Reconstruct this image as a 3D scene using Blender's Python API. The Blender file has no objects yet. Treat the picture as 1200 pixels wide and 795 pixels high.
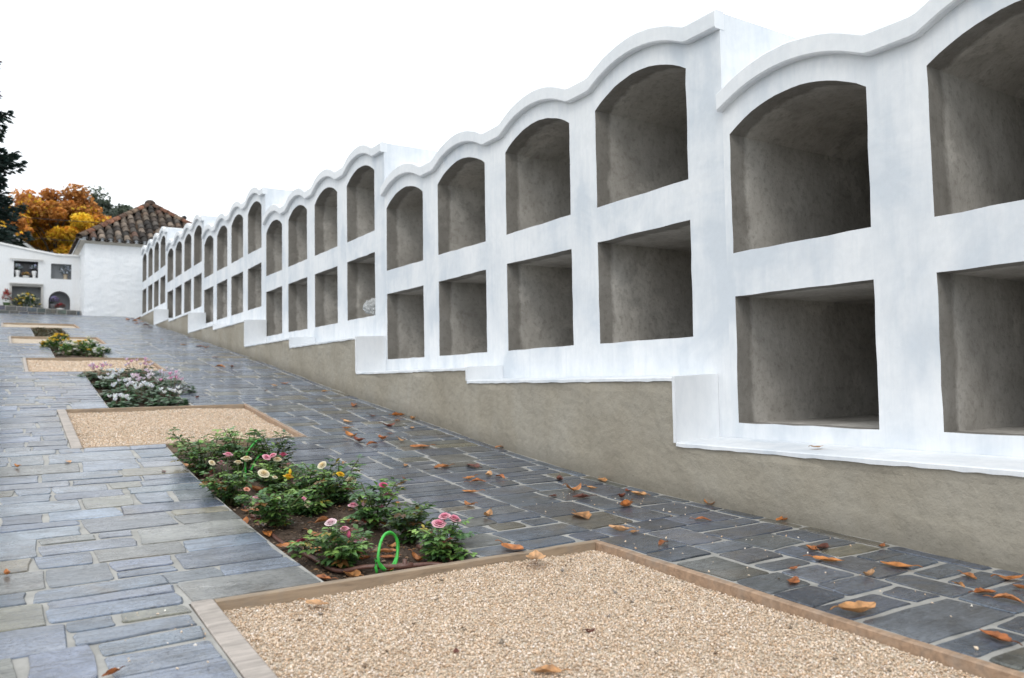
# Hillside cemetery: stepped white burial-niche blocks beside a slate path with rose beds.
# World axes: +y runs uphill along the niche wall, +x points at the wall, z is up; the camera stands at the origin.
import bpy, bmesh, math, random
import numpy as np
from mathutils import Vector, Matrix
R = random.Random(7)
NR = np.random.default_rng(7)
scene = bpy.context.scene
COL = scene.collection

# ------------------------------------------------------------------ terrain profile along the path
GP = [(-40,-1.6),(-12,-.90),(-3,-.735),(0,-.69),(1.3,-.66),(2.0,-.633),(2.9,-.598),(3.54,-.557),(4.42,-.474),(5.67,-.325),
      (7.55,-.095),(8.9,.085),(10.7,.32),(12.67,.565),(15.36,.892),(18.14,1.225),(22.0,1.69),(26,2.05),(40,2.9),(80,6.5),(130,10),(420,16)]
GT = [a for a, _ in GP]; GZ = [c for _, c in GP]
GM = []
for i in range(len(GP)):
    if 0 < i < len(GP)-1: GM.append((GZ[i+1]-GZ[i-1])/(GT[i+1]-GT[i-1]))
    else:
        j = max(0, min(i, len(GP)-2)); GM.append((GZ[j+1]-GZ[j])/(GT[j+1]-GT[j]))
def g(t):
    t = max(GT[0], min(GT[-1], t))
    i = 0
    while i < len(GT)-2 and t > GT[i+1]: i += 1
    h = GT[i+1]-GT[i]; s = (t-GT[i])/h
    return ((2*s**3-3*s**2+1)*GZ[i] + (s**3-2*s**2+s)*h*GM[i] + (-2*s**3+3*s**2)*GZ[i+1] + (s**3-s**2)*h*GM[i+1])
def slope(t): return (g(t+.05)-g(t-.05))/.1

# ------------------------------------------------------------------ object helpers
def mesh_obj(name, verts, faces, mat, parent=None, cols=None, smooth=False, loc=(0,0,0)):
    me = bpy.data.meshes.new(name)
    me.from_pydata([tuple(v) for v in verts], [], [tuple(f) for f in faces])
    if cols is not None:
        a = me.attributes.new('col', 'FLOAT_COLOR', 'POINT')
        c = np.ones((len(me.vertices), 4), dtype=np.float32)
        c[:, :3] = np.asarray(cols, dtype=np.float32)[:, :3]
        a.data.foreach_set('color', c.ravel())
    if smooth: me.polygons.foreach_set('use_smooth', [True]*len(me.polygons))
    if isinstance(mat, (list, tuple)):
        for m in mat: me.materials.append(m)
    else: me.materials.append(mat)
    me.update()
    o = bpy.data.objects.new(name, me); COL.objects.link(o); o.location = loc
    if parent is not None: o.parent = parent
    return o
def tag(o, label, cat, group=None):
    o['label'] = label; o['category'] = cat
    if group: o['group'] = group
    return o
def thing(name, label, cat, loc=(0,0,0), group=None):
    o = bpy.data.objects.new(name, None); COL.objects.link(o); o.location = loc; o.empty_display_size = .1
    return tag(o, label, cat, group)
def kind(o, k): o['kind'] = k; return o

class MB:
    def __init__(s): s.v = []; s.f = []; s.c = []
    def add(s, vs, fs, col=(1,1,1)):
        b = len(s.v); s.v += [tuple(v) for v in vs]; s.f += [tuple(b+i for i in f) for f in fs]
        if col and not isinstance(col[0], (int, float)): s.c += list(col)
        else: s.c += [col]*len(vs)
    def box(s, x0, x1, y0, y1, z0, z1, col=(1,1,1)):
        s.add([(x0,y0,z0),(x1,y0,z0),(x1,y1,z0),(x0,y1,z0),(x0,y0,z1),(x1,y0,z1),(x1,y1,z1),(x0,y1,z1)],
              [(0,3,2,1),(4,5,6,7),(0,1,5,4),(1,2,6,5),(2,3,7,6),(3,0,4,7)], col)
    def tube(s, pts, rad, n=6, col=(1,1,1), cap=True):
        pts = [Vector(p) for p in pts]; rings = []
        for i, p in enumerate(pts):
            d = (pts[min(i+1, len(pts)-1)]-pts[max(i-1, 0)]).normalized()
            a = d.cross(Vector((0,0,1)))
            if a.length < 1e-3: a = d.cross(Vector((1,0,0)))
            a.normalize(); b = d.cross(a)
            r = rad[i] if isinstance(rad, (list, tuple)) else rad
            rings.append([p+a*(r*math.cos(2*math.pi*k/n))+b*(r*math.sin(2*math.pi*k/n)) for k in range(n)])
        vs = [q for ring in rings for q in ring]; fs = []
        for i in range(len(pts)-1):
            for k in range(n): fs.append((i*n+k, i*n+(k+1)%n, (i+1)*n+(k+1)%n, (i+1)*n+k))
        if cap: fs.append(tuple(range(n))[::-1]); fs.append(tuple((len(pts)-1)*n+k for k in range(n)))
        s.add(vs, fs, col)
    def lathe(s, prof, c=(0,0,0), n=14, col=(1,1,1)):
        vs = []; fs = []
        for r, z in prof:
            for k in range(n): vs.append((c[0]+r*math.cos(2*math.pi*k/n), c[1]+r*math.sin(2*math.pi*k/n), c[2]+z))
        for i in range(len(prof)-1):
            for k in range(n): fs.append((i*n+k, i*n+(k+1)%n, (i+1)*n+(k+1)%n, (i+1)*n+k))
        s.add(vs, fs, col)
    def build(s, name, mat, parent=None, smooth=False, loc=(0,0,0)):
        return mesh_obj(name, s.v, s.f, mat, parent, s.c, smooth, loc)

def cards(cen, size, aspect=.55, up=0.0, fold=0.0):
    """numpy leaf cards: rhombus quads with random orientation around the given centres -> verts, faces"""
    n = len(cen); cen = np.asarray(cen, float); size = np.broadcast_to(np.asarray(size, float), (n,))[:, None]
    d = NR.normal(size=(n,3)); d[:,2] = d[:,2]*(1-up) - up*.2; d /= np.linalg.norm(d, axis=1)[:,None]
    e = NR.normal(size=(n,3)); e -= (e*d).sum(1)[:,None]*d; e /= np.linalg.norm(e, axis=1)[:,None]
    nn = np.cross(d, e)
    a = cen-d*size*.5; c = cen+d*size*.5
    b_ = cen+e*size*aspect*.5-d*size*.08+nn*size*fold; f_ = cen-e*size*aspect*.5-d*size*.08+nn*size*fold
    v = np.stack([a,b_,c,f_],1).reshape(-1,3)
    i = np.arange(n)[:,None]*4
    return v, np.concatenate([i,i+1,i+2,i+3],1)

# ------------------------------------------------------------------ materials
class NT:
    def __init__(s, name):
        s.m = bpy.data.materials.new(name); s.m.use_nodes = True; s.t = s.m.node_tree; s.n = s.t.nodes
        s.b = s.n['Principled BSDF']; s.tc = s.n.new('ShaderNodeTexCoord')
    def link(s, a, b): s.t.links.new(a, b)
    def noise(s, scale, detail=4, rough=.55, vec=None, dist=0):
        n = s.n.new('ShaderNodeTexNoise'); n.inputs['Scale'].default_value = scale; n.inputs['Detail'].default_value = detail
        n.inputs['Roughness'].default_value = rough; n.inputs['Distortion'].default_value = dist
        s.link(vec if vec is not None else s.tc.outputs['Object'], n.inputs['Vector']); return n.outputs['Fac']
    def voro(s, scale, feature='F1', vec=None, out='Distance'):
        n = s.n.new('ShaderNodeTexVoronoi'); n.feature = feature; n.inputs['Scale'].default_value = scale
        s.link(vec if vec is not None else s.tc.outputs['Object'], n.inputs['Vector']); return n.outputs[out]
    def scale(s, sx, sy, sz, vec=None):
        n = s.n.new('ShaderNodeMapping'); n.inputs['Scale'].default_value = (sx,sy,sz)
        s.link(vec if vec is not None else s.tc.outputs['Object'], n.inputs['Vector']); return n.outputs['Vector']
    def ramp(s, fac, stops):
        n = s.n.new('ShaderNodeValToRGB'); e = n.color_ramp.elements
        while len(e) < len(stops): e.new(.5)
        for k, (p, c) in enumerate(stops):
            e[k].position = p; e[k].color = (c, c, c, 1) if isinstance(c, (int, float)) else (*c, 1)
        s.link(fac, n.inputs['Fac']); return n.outputs['Color']
    def mix(s, fac, a, b, mode='MIX'):
        n = s.n.new('ShaderNodeMix'); n.data_type = 'RGBA'; n.blend_type = mode
        for val, k in ((fac, 0), (a, 6), (b, 7)):
            if isinstance(val, (int, float)): n.inputs[k].default_value = val if k == 0 else (val, val, val, 1)
            elif isinstance(val, tuple): n.inputs[k].default_value = (*val, 1)
            else: s.link(val, n.inputs[k])
        return n.outputs[2]
    def math(s, op, a, b):
        n = s.n.new('ShaderNodeMath'); n.operation = op
        for k, v in enumerate((a, b)):
            if isinstance(v, (int, float)): n.inputs[k].default_value = v
            else: s.link(v, n.inputs[k])
        return n.outputs[0]
    def attr(s, name='col'):
        n = s.n.new('ShaderNodeAttribute'); n.attribute_name = name; return n.outputs['Color']
    def bump(s, h, strength, dist, prev=None):
        n = s.n.new('ShaderNodeBump'); n.inputs['Strength'].default_value = strength; n.inputs['Distance'].default_value = dist
        s.link(h, n.inputs['Height'])
        if prev is not None: s.link(prev, n.inputs['Normal'])
        return n.outputs['Normal']
    def out(s, color=None, rough=None, normal=None, spec=None):
        if color is not None:
            if isinstance(color, tuple): s.b.inputs['Base Color'].default_value = (*color, 1)
            else: s.link(color, s.b.inputs['Base Color'])
        if rough is not None:
            if isinstance(rough, (int, float)): s.b.inputs['Roughness'].default_value = rough
            else: s.link(rough, s.b.inputs['Roughness'])
        if normal is not None: s.link(normal, s.b.inputs['Normal'])
        if spec is not None: s.b.inputs['Specular IOR Level'].default_value = spec
        return s.m

def m_whitewash(name, tone=1.0, patch=.55, bump=.35, warm=0):
    t = NT(name)
    big = t.noise(1.7, 5, .62, dist=.6); streak = t.noise(1.0, 5, .6, t.scale(5, 5, .9)); fine = t.noise(26, 4, .6, t.scale(1,1,.45))
    k = t.ramp(t.math('ADD', t.math('MULTIPLY', big, .60), t.math('MULTIPLY', streak, .44)), [(.45, 0.0), (.54, .42), (.62, 1.0)])
    brush = t.noise(2.2, 6, .72, t.scale(9, 9, .55), .3); k = t.mix(.32, k, t.ramp(brush, [(.50, 0.0), (.66, 1.0)]), 'SCREEN')
    base = t.mix(t.math('MULTIPLY', k, patch), (.785*tone, .80*tone, .815*tone), (.50*tone, .56*tone, .625*tone) if not warm else (.68, .66, .62))
    base = t.mix(t.ramp(fine, [(.3, 0.22), (.6, 0.0)]), base, (.57*tone, .60*tone, .645*tone))
    n = t.bump(fine, bump, .004); n = t.bump(t.noise(5, 3), bump, .02, n); n = t.bump(t.noise(120, 2), .15, .0015, n)
    return t.out(base, .75, n, .3)
M = {}
M['white'] = m_whitewash('whitewash', 1.0, .62)
M['trim'] = m_whitewash('whitewash_trim', 1.0, .25, .3)
M['chapel'] = m_whitewash('chapel_limewash', 1.06, .18, 1.0)
M['old_white'] = m_whitewash('aged_white_paint', .97, .35, .3, 1)

def m_niche():
    t = NT('niche_concrete')
    gco = t.n.new('ShaderNodeNewGeometry').outputs['Position']
    a = t.noise(2.6, 6, .62, gco, .25); b = t.noise(9, 5, .65, t.scale(1, 1, .5, gco)); c = t.noise(60, 3, .6, gco)
    base = t.ramp(t.math('ADD', t.math('MULTIPLY', a, .65), t.math('MULTIPLY', b, .35)),
                  [(.34, (.32, .302, .275)), (.48, (.435, .413, .380)), (.56, (.485, .464, .430)), (.68, (.58, .558, .52))])
    pale = t.ramp(t.noise(1.6, 6, .68, gco, .5), [(.56, 0.0), (.61, .5)])
    base = t.mix(pale, base, (.64, .61, .56))
    coarse = t.noise(30, 5, .7, gco); base = t.mix(t.ramp(coarse, [(.34, .45), (.5, 0.0)]), base, (.20, .182, .158))
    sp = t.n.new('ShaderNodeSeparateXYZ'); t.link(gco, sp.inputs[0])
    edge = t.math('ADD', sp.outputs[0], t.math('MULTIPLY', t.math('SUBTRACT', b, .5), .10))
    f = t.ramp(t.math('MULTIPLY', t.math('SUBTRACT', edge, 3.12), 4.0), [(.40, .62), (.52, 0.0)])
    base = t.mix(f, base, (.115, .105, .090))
    base = t.mix(t.ramp(c, [(.62, 0.0), (.8, .5)]), base, (.10, .09, .08))
    n = t.bump(b, .5, .012); n = t.bump(c, .35, .003, n); n = t.bump(a, .5, .03, n)
    return t.out(base, .85, n, .25)
M['niche'] = m_niche()
def m_render():
    t = NT('grey_cement_render')
    a = t.noise(1.3, 5, .6, dist=.5); b = t.noise(14, 6, .7); c = t.noise(70, 4, .65); st = t.noise(1.6, 4, .6, t.scale(1, 1.0, .3))
    base = t.ramp(t.math('ADD', t.math('MULTIPLY', a, .6), t.math('MULTIPLY', st, .4)),
                  [(.36, (.290, .258, .203)), (.5, (.340, .308, .250)), (.66, (.375, .350, .300))])
    base = t.mix(t.ramp(b, [(.32, .22), (.55, 0.0)]), base, (.17, .155, .12))
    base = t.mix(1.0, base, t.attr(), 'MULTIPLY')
    base = t.mix(t.ramp(c, [(.66, 0.0), (.80, .35)]), base, (.33, .30, .25))
    vec = t.n.new('ShaderNodeNewGeometry').outputs['Position']
    n = t.bump(b, .75, .012); n = t.bump(c, .6, .004, n); n = t.bump(t.noise(3.5, 3), .5, .03, n)
    pit = t.ramp(t.voro(22, vec=vec), [(.05, 0.0), (.16, 1.0)]); n = t.bump(pit, .25, .004, n)
    return t.out(base, .88, n, .25)
M['render'] = m_render()
def m_slate():
    t = NT('wet_slate')
    at = t.attr()
    off = t.n.new('ShaderNodeVectorMath'); off.operation = 'MULTIPLY_ADD'; t.link(at, off.inputs[0]); off.inputs[1].default_value = (170, 170, 170)
    t.link(t.tc.outputs['Object'], off.inputs[2]); v = off.outputs[0]
    lam = t.noise(3.0, 6, .68, t.scale(1.0, 3.2, 1, v), 1.4); fine = t.noise(45, 4, .65, v); blot = t.noise(5, 4, .6, v, .8)
    sheet = t.ramp(lam, [(.36, 0.0), (.40, .35), (.47, .38), (.50, .68), (.58, .72), (.62, 1.0)])
    k = t.ramp(blot, [(.32, .60), (.68, 1.38)])
    base = t.mix(1.0, at, k, 'MULTIPLY')
    vein = t.ramp(t.noise(4.0, 5, .7, t.scale(1.0, 6.0, 1, v), 1.2), [(.36, .55), (.44, 1.0), (.58, 1.0), (.68, 1.45)])
    v2 = t.ramp(t.noise(7.0, 4, .75, t.scale(1.0, 13.0, 1, v), .8), [(.34, .45), (.43, 1.0), (.60, 1.0), (.70, 1.30)]); vein = t.mix(1.0, vein, v2, 'MULTIPLY')
    base = t.mix(1.0, base, vein, 'MULTIPLY')
    base = t.mix(t.ramp(fine, [(.52, 0.0), (.74, .42)]), base, (.24, .255, .275))
    base = t.mix(t.ramp(t.noise(110, 3, .6, v), [(.36, .5), (.50, 0.0)]), base, (.03, .034, .042))
    base = t.mix(t.ramp(t.noise(2.3, 4, .6, v, .6), [(.58, 0.0), (.70, .55)]), base, (.130, .102, .066))
    n = t.bump(sheet, .55, .006); n = t.bump(fine, .30, .0025, n); n = t.bump(lam, .4, .009, n)
    rough = t.ramp(t.noise(3.1, 4, .6, v), [(.35, .16), (.65, .40)])
    t.b.inputs['Coat Weight'].default_value = .42; t.b.inputs['Coat Roughness'].default_value = .17
    return t.out(base, rough, n, .5)
M['slate'] = m_slate()
def m_mortar():
    t = NT('joint_mortar'); a = t.noise(9, 5, .6); b = t.noise(90, 4, .6)
    base = t.ramp(a, [(.3, (.25, .245, .225)), (.55, (.355, .345, .32)), (.75, (.42, .41, .38))])
    n = t.bump(b, .6, .003); n = t.bump(a, .5, .01, n)
    return t.out(base, .62, n, .4)
M['mortar'] = m_mortar()
def m_attr(name, rough=.6, spec=.4, bump=0., bscale=60, trans=0., var=.25, vscale=40):
    t = NT(name); at = t.attr()
    k = t.ramp(t.noise(vscale, 3, .6), [(.3, 1-var), (.7, 1+var)])
    base = t.mix(1.0, at, k, 'MULTIPLY'); n = None
    if bump: n = t.bump(t.noise(bscale, 4, .6), bump, .004)
    m = t.out(base, rough, n, spec)
    if trans:
        tr = t.n.new('ShaderNodeBsdfTranslucent'); t.link(base, tr.inputs['Color'])
        ms = t.n.new('ShaderNodeMixShader'); ms.inputs[0].default_value = trans
        o = t.n['Material Output']; t.link(t.b.outputs[0], ms.inputs[1]); t.link(tr.outputs[0], ms.inputs[2]); t.link(ms.outputs[0], o.inputs['Surface'])
    return m
M['pebble'] = m_attr('crushed_stone', .8, .3, 0, var=.15)
M['leaf'] = m_attr('green_leaf', .38, .5, 0, trans=.22, var=.3, vscale=30)
M['petal'] = m_attr('petal', .55, .3, 0, trans=.25, var=.08)
M['dry_leaf'] = m_attr('dry_leaf', .45, .45, .5, 90, trans=.12, var=.45, vscale=28)
M['crown'] = m_attr('tree_foliage', .6, .3, 0, trans=.2, var=.2, vscale=2)
M['tile'] = m_attr('clay_tile', .85, .25, .5, 25, var=.55, vscale=9)
M['paint'] = m_attr('plain_finish', .55, .4, .2, 40, var=.1, vscale=14)
M['bark'] = m_attr('bark', .9, .2, .8, 20, var=.4, vscale=8)
def m_gravel():
    t = NT('fine_gravel'); c = t.voro(150, out='Color'); d = t.voro(150); s = t.n.new('ShaderNodeSeparateColor'); t.link(c, s.inputs[0])
    base = t.ramp(s.outputs[0], [(0, (.42, .325, .235)), (.2, (.58, .475, .36)), (.55, (.67, .565, .44)), (.9, (.74, .66, .55))])
    base = t.mix(t.ramp(d, [(.35, 0.0), (.75, .7)]), base, (.13, .095, .062))
    n = t.bump(d, -.8, .006)
    return t.out(base, .85, n, .3)
M['gravel'] = m_gravel()
def m_soil():
    t = NT('garden_soil'); a = t.noise(12, 6, .7); b = t.noise(70, 4, .7)
    base = t.ramp(a, [(.3, (.045, .032, .024)), (.5, (.085, .060, .045)), (.7, (.15, .105, .075))])
    base = t.mix(t.ramp(b, [(.6, 0.0), (.75, .5)]), base, (.2, .14, .09))
    n = t.bump(a, 1, .03); n = t.bump(b, .8, .008, n)
    return t.out(base, .9, n, .2)
M['soil'] = m_soil()
def m_wood():
    t = NT('weathered_plank'); at = t.attr()
    gr = t.noise(6, 5, .65, t.scale(1.2, 8, 8), .4); gx = t.noise(14, 4, .6)
    base = t.mix(1.0, at, t.ramp(gr, [(.3, .62), (.6, 1.1)]), 'MULTIPLY')
    base = t.mix(t.ramp(gx, [(.5, 0.0), (.75, .5)]), base, (.26, .235, .205))
    n = t.bump(gr, .5, .003)
    return t.out(base, .65, n, .35)
M['wood'] = m_wood()
def m_terrain():
    t = NT('rough_grass'); a = t.noise(.6, 6, .6); b = t.noise(9, 5, .7)
    base = t.ramp(a, [(.3, (.045, .06, .02)), (.6, (.085, .095, .035)), (.75, (.13, .11, .06))])
    return t.out(base, .95, t.bump(b, .8, .05), .1)
M['terrain'] = m_terrain()
def m_plastic():
    t = NT('clear_plastic_film'); t.out((.85, .87, .88), .18, t.bump(t.noise(30, 3), .4, .01), .6)
    t.b.inputs['Transmission Weight'].default_value = .7; t.b.inputs['IOR'].default_value = 1.15
    return t.m
M['plastic'] = m_plastic()
def m_polished(name, col, r):
    t = NT(name); k = t.noise(60, 4); return t.out(t.mix(t.ramp(k, [(.4, 0.0), (.7, .4)]), col, tuple(c*1.8+.01 for c in col)), r, None, .5)
M['black_stone'] = m_polished('polished_black_granite', (.012, .012, .02), .25)
M['grey_stone'] = m_polished('grey_granite', (.16, .17, .18), .45)
M['green_hose'] = m_polished('green_hose_plastic', (.055, .42, .06), .32)
M['drip_pipe'] = m_polished('brown_drip_pipe', (.125, .060, .045), .42)
CLOUD = 15.0
LEAVES_PAVING = [(2.81, 2.266, 0.069, 0), (2.469, 1.871, 0.065, 0), (2.531, 1.87, 0.079, 1), (2.386, 1.741, 0.092, 0), (2.733, 1.767, 0.04, 0), (2.522, 1.581, 0.09, 0), (2.342, 1.563, 0.057, 2), (2.194, 1.741, 0.024, 0), (2.083, 1.648, 0.073, 0), (1.985, 1.36, 0.118, 2), (2.606, 1.386, 0.063, 0), (2.476, 1.346, 0.038, 2), (2.467, 1.267, 0.064, 0), (2.439, 1.189, 0.072, 0), (2.691, 1.301, 0.085, 0), (2.088, 1.054, 0.085, 0), (2.601, 1.232, 0.043, 0), (2.566, 3.546, 0.068, 1), (2.46, 3.275, 0.11, 0), (2.575, 3.275, 0.06, 2), (2.28, 3.21, 0.053, 1), (2.382, 3.111, 0.087, 1), (2.771, 3.432, 0.083, 2), (2.565, 3.028, 0.07, 1), (2.699, 3.138, 0.055, 1), (2.685, 3.043, 0.099, 2), (2.438, 2.848, 0.1, 0), (2.123, 2.775, 0.12, 2), (2.082, 2.482, 0.093, 2), (2.123, 2.432, 0.046, 2), (2.077, 2.219, 0.063, 0), (2.518, 2.446, 0.065, 0), (2.815, 2.688, 0.072, 0), (1.559, 2.451, 0.104, 0), (1.553, 2.296, 0.111, 2), (2.59, 6.622, 0.125, 0), (2.506, 6.005, 0.065, 1), (2.729, 6.001, 0.117, 0), (2.777, 5.83, 0.086, 2), (2.616, 5.77, 0.049, 0), (2.219, 5.799, 0.096, 2), (2.436, 5.528, 0.107, 1), (2.584, 5.44, 0.06, 2), (2.105, 5.535, 0.065, 0), (2.027, 5.236, 0.111, 0), (2.001, 5.045, 0.108, 1), (2.046, 4.92, 0.082, 0), (2.321, 5.267, 0.038, 1), (2.183, 5.069, 0.086, 0), (2.289, 4.982, 0.067, 2), (2.31, 4.75, 0.118, 0), (1.977, 4.248, 0.047, 2), (1.666, 4.426, 0.052, 2), (2.142, 4.116, 0.104, 0), (2.32, 4.071, 0.105, 1), (2.814, 4.553, 0.072, 0), (2.125, 3.776, 0.077, 0), (2.125, 3.676, 0.085, 0), (2.298, 3.733, 0.069, 0), (2.275, 3.811, 0.079, 2), (1.967, 3.473, 0.08, 0), (1.799, 3.889, 0.038, 1), (1.816, 3.222, 0.066, 0), (1.773, 2.984, 0.074, 2), (1.542, 3.401, 0.041, 0), (0.018, 3.002, 0.045, 0), (0.066, 4.899, 0.056, 0), (0.303, 4.955, 0.049, 2), (0.719, 4.543, 0.038, 1), (0.207, 1.968, 0.027, 0), (2.508, 12.784, 0.14, 1), (2.558, 12.543, 0.108, 0), (2.341, 10.9, 0.082, 1), (2.146, 9.723, 0.116, 0), (2.293, 9.77, 0.064, 1), (2.45, 8.211, 0.083, 0), (2.306, 8.046, 0.063, 2), (2.332, 13.036, 0.097, 2), (2.128, 7.713, 0.043, 1), (1.431, 7.359, 0.055, 1), (2.645, 7.548, 0.07, 2), (2.726, 14.689, 0.078, 1), (2.34, 13.805, 0.073, 1), (2.204, 14.172, 0.074, 0), (2.492, 20.904, 0.14, 0), (2.7, 21.837, 0.14, 1), (2.59, 20.496, 0.14, 0), (2.813, 21.508, 0.14, 0), (2.697, 20.201, 0.14, 0), (2.586, 18.733, 0.116, 1), (2.485, 19.392, 0.12, 0), (2.535, 17.774, 0.092, 1)]
LEAVES_GRAVEL = [(1.302, 1.676, 0.037, 1), (0.938, 1.741, 0.028, 1), (1.056, 1.526, 0.07, 2), (0.775, 2.277, 0.078, 2)]
ROSES = [
  (0.93, 4.616, -0.501, 0.238, 0.29, []),
  (1.137, 4.583, -0.505, 0.266, 0.262, [(1.12, 4.553, -0.274, 'c', 0.5), (1.199, 4.553, -0.336, 'c', 0.5)]),
  (1.273, 4.444, -0.521, 0.244, 0.198, [(1.246, 4.414, -0.53, 'c', 0.4)]),
  (0.906, 3.923, -0.571, 0.176, 0.194, [(0.895, 3.893, -0.327, 'p', 1), (0.864, 3.893, -0.361, 'p', 0.8), (0.822, 3.893, -0.358, 'c', 0.7), (0.942, 3.893, -0.367, 'c', 0.9), (0.981, 3.893, -0.353, 'c', 1.1)]),
  (1.185, 4.138, -0.551, 0.131, 0.202, [(1.133, 4.108, -0.37, 'p', 0.95), (1.168, 4.108, -0.364, 'p', 0.9), (1.22, 4.108, -0.363, 'd', 0.9), (1.19, 4.108, -0.387, 'c', 1.1)]),
  (1.243, 3.847, -0.578, 0.174, 0.233, [(1.158, 3.817, -0.445, 'y', 1.2), (1.041, 3.817, -0.42, 'c', 1.25), (1.167, 3.817, -0.417, 'y', 0.5), (1.093, 3.817, -0.44, 'c', 0.6)]),
  (0.977, 3.412, -0.615, 0.208, 0.267, [(0.891, 3.382, -0.478, 'p', 1.1), (0.88, 3.382, -0.502, 'c', 0.7), (0.853, 3.382, -0.429, 'o', 0.6)]),
  (1.353, 3.722, -0.59, 0.208, 0.238, [(1.284, 3.692, -0.387, 'c', 1), (1.372, 3.692, -0.438, 'y', 0.9), (1.424, 3.692, -0.474, 'c', 1.35), (1.292, 3.692, -0.46, 'y', 0.5)]),
  (1.337, 3.185, -0.63, 0.222, 0.188, [(1.361, 3.155, -0.432, 'd', 0.8), (1.384, 3.155, -0.48, 'p', 1.05), (1.227, 3.155, -0.505, 'p', 0.95), (1.349, 3.155, -0.52, 'p', 0.65), (1.272, 3.155, -0.498, 'p', 0.5)]),
  (1.03, 2.768, -0.653, 0.142, 0.19, [(0.982, 2.738, -0.489, 'w', 0.95), (1.032, 2.738, -0.516, 'p', 0.8), (1.09, 2.738, -0.565, 'p', 1.1), (1.048, 2.738, -0.536, 'd', 0.5)]),
  (1.404, 2.957, -0.645, 0.143, 0.159, []),
  (1.37, 2.641, -0.658, 0.137, 0.195, [(1.342, 2.611, -0.517, 'p', 1.15), (1.367, 2.611, -0.492, 'p', 1.05), (1.406, 2.611, -0.505, 'p', 1.15), (1.387, 2.611, -0.599, 'o', 0.55)]),
  (1.195, 3.649, -0.597, 0.11, 0.134, [(1.185, 3.619, -0.553, 'c', 1), (1.169, 3.619, -0.524, 'p', 0.6), (1.225, 3.619, -0.623, 'd', 0.45)]),
  (0.958, 2.947, -0.645, 0.069, 0.064, [(0.942, 2.917, -0.601, 'r', 1.2)]),
]
CYCLAMEN = [(0.82, 9.087, 0.059, 0.208, 0.313, 'pk'), (0.969, 8.665, 0.004, 0.201, 0.302, 'w'), (1.198, 9.189, 0.073, 0.234, 0.36, 'pk'), (0.883, 7.76, -0.117, 0.21, 0.286, 'w'), (1.275, 8.432, -0.027, 0.234, 0.334, 'wp'), (1.01, 7.532, -0.147, 0.206, 0.266, 'w'), (1.294, 7.79, -0.113, 0.264, 0.327, 'pk'), (0.834, 8.436, -0.027, 0.146, 0.211, 'w'), (1.17, 7.20, -0.15, 0.19, 0.25, 'w'), (1.06, 8.15, -.06, .19, .27, 'wp'), (0.80, 7.22, -.15, .13, .20, 'w')]
MUMS = [(0.546, 12.534, 0.498, 0.199, 0.257, 'y'), (0.68, 12.983, 0.553, 0.207, 0.292, 'y'), (0.704, 11.763, 0.402, 0.21, 0.265, 'w'), (0.85, 11.891, 0.418, 0.214, 0.27, 'y'), (1.001, 12.289, 0.468, 0.211, 0.281, 'w'), (1.069, 11.648, 0.388, 0.145, 0.268, 'w')]
HOSE = [(0.951, 4.959), (0.975, 4.574), (0.97, 4.078), (0.952, 3.615), (0.937, 3.18), (0.953, 2.866), (0.996, 2.717), (1.072, 2.632), (1.182, 2.59), (1.286, 2.566)]
# ------------------------------------------------------------------ niche blocks
XW, XP, XB = 3.12, 2.82, 5.40          # block front, plinth front, back of the blocks
# far edge t, near edge t, niche base z, far edges of the four columns, opening width
BLOCKS = [
 (2.815,-1.55,-.233,[2.770,1.735,.690,-.350],.765),
 (7.145, 2.815,.213,[7.100,6.018,4.925,3.860],.795),
 (11.35,7.145,.660,[11.305,10.265,9.215,8.155],.765),
 (15.485,11.35,1.115,[15.440,14.395,13.355,12.310],.760),
 (19.435,15.485,1.470,[19.390,18.390,17.390,16.400],.735),
 (23.290,19.435,1.915,[23.260,22.250,21.300,20.370],.700)]
H_LOW, H_UP, H_SPR, H_PK = .635, .856, 1.470, 1.590
H_CB, H_CT, A_C = 1.592, 1.685, .112
BLOCK_LABELS = [
 'white niche block closest to the camera, its near niches cut by the right photo edge',
 'white niche block with four arches in full view, second one from the right',
 'third white niche block from the right, crumpled clear bag in its lower niche',
 'fourth white niche block from the right, above the second rose bed uphill',
 'fifth white niche block from the right, one before the farthest',
 'farthest and smallest-looking white niche block, right beside the tiled chapel']
def jit(a): return R.uniform(-a, a)
def arch(s, h):                        # circular-ish segment, s in 0..1
    u = 2*s-1; c = (1-h*h*0)/1
    r = (1+ (2*h)**2)/(2*(2*h)) if h > 0 else 1
    return (math.sqrt(max(r*r-u*u, 0))-(r-2*h))/2
def niche_loops(a, w, zb):
    """two closed (t,z) loops, lower square opening and upper arched one, slightly hand-made"""
    b = a-w; N = 7
    def side(p, q, n=N, k=.0028):
        out = []
        for i in range(n):
            s = i/n; f = 0 if i == 0 else 1
            out.append((p[0]+(q[0]-p[0])*s+jit(k)*f, p[1]+(q[1]-p[1])*s+jit(k)*f))
        return out
    c = [(a+jit(.004),zb+jit(.004)),(b+jit(.004),zb+jit(.004)),(b+jit(.004),zb+H_LOW+jit(.005)),(a+jit(.004),zb+H_LOW+jit(.005))]
    low = side(c[0],c[1])+side(c[1],c[2])+side(c[2],c[3])+side(c[3],c[0])
    z0, z1 = zb+H_UP, zb+H_SPR
    c = [(a+jit(.004),z0+jit(.004)),(b+jit(.004),z0+jit(.004)),(b+jit(.004),z1),(a+jit(.004),z1)]
    up = side(c[0],c[1])+side(c[1],c[2])
    hh = (H_PK-H_SPR)/w
    for i in range(16):
        s = i/16; up.append((b+(a-b)*s, z1+arch(s, hh)*w+(jit(.002) if i else 0)))
    up += side(c[3],c[0])
    return low, up
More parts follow.
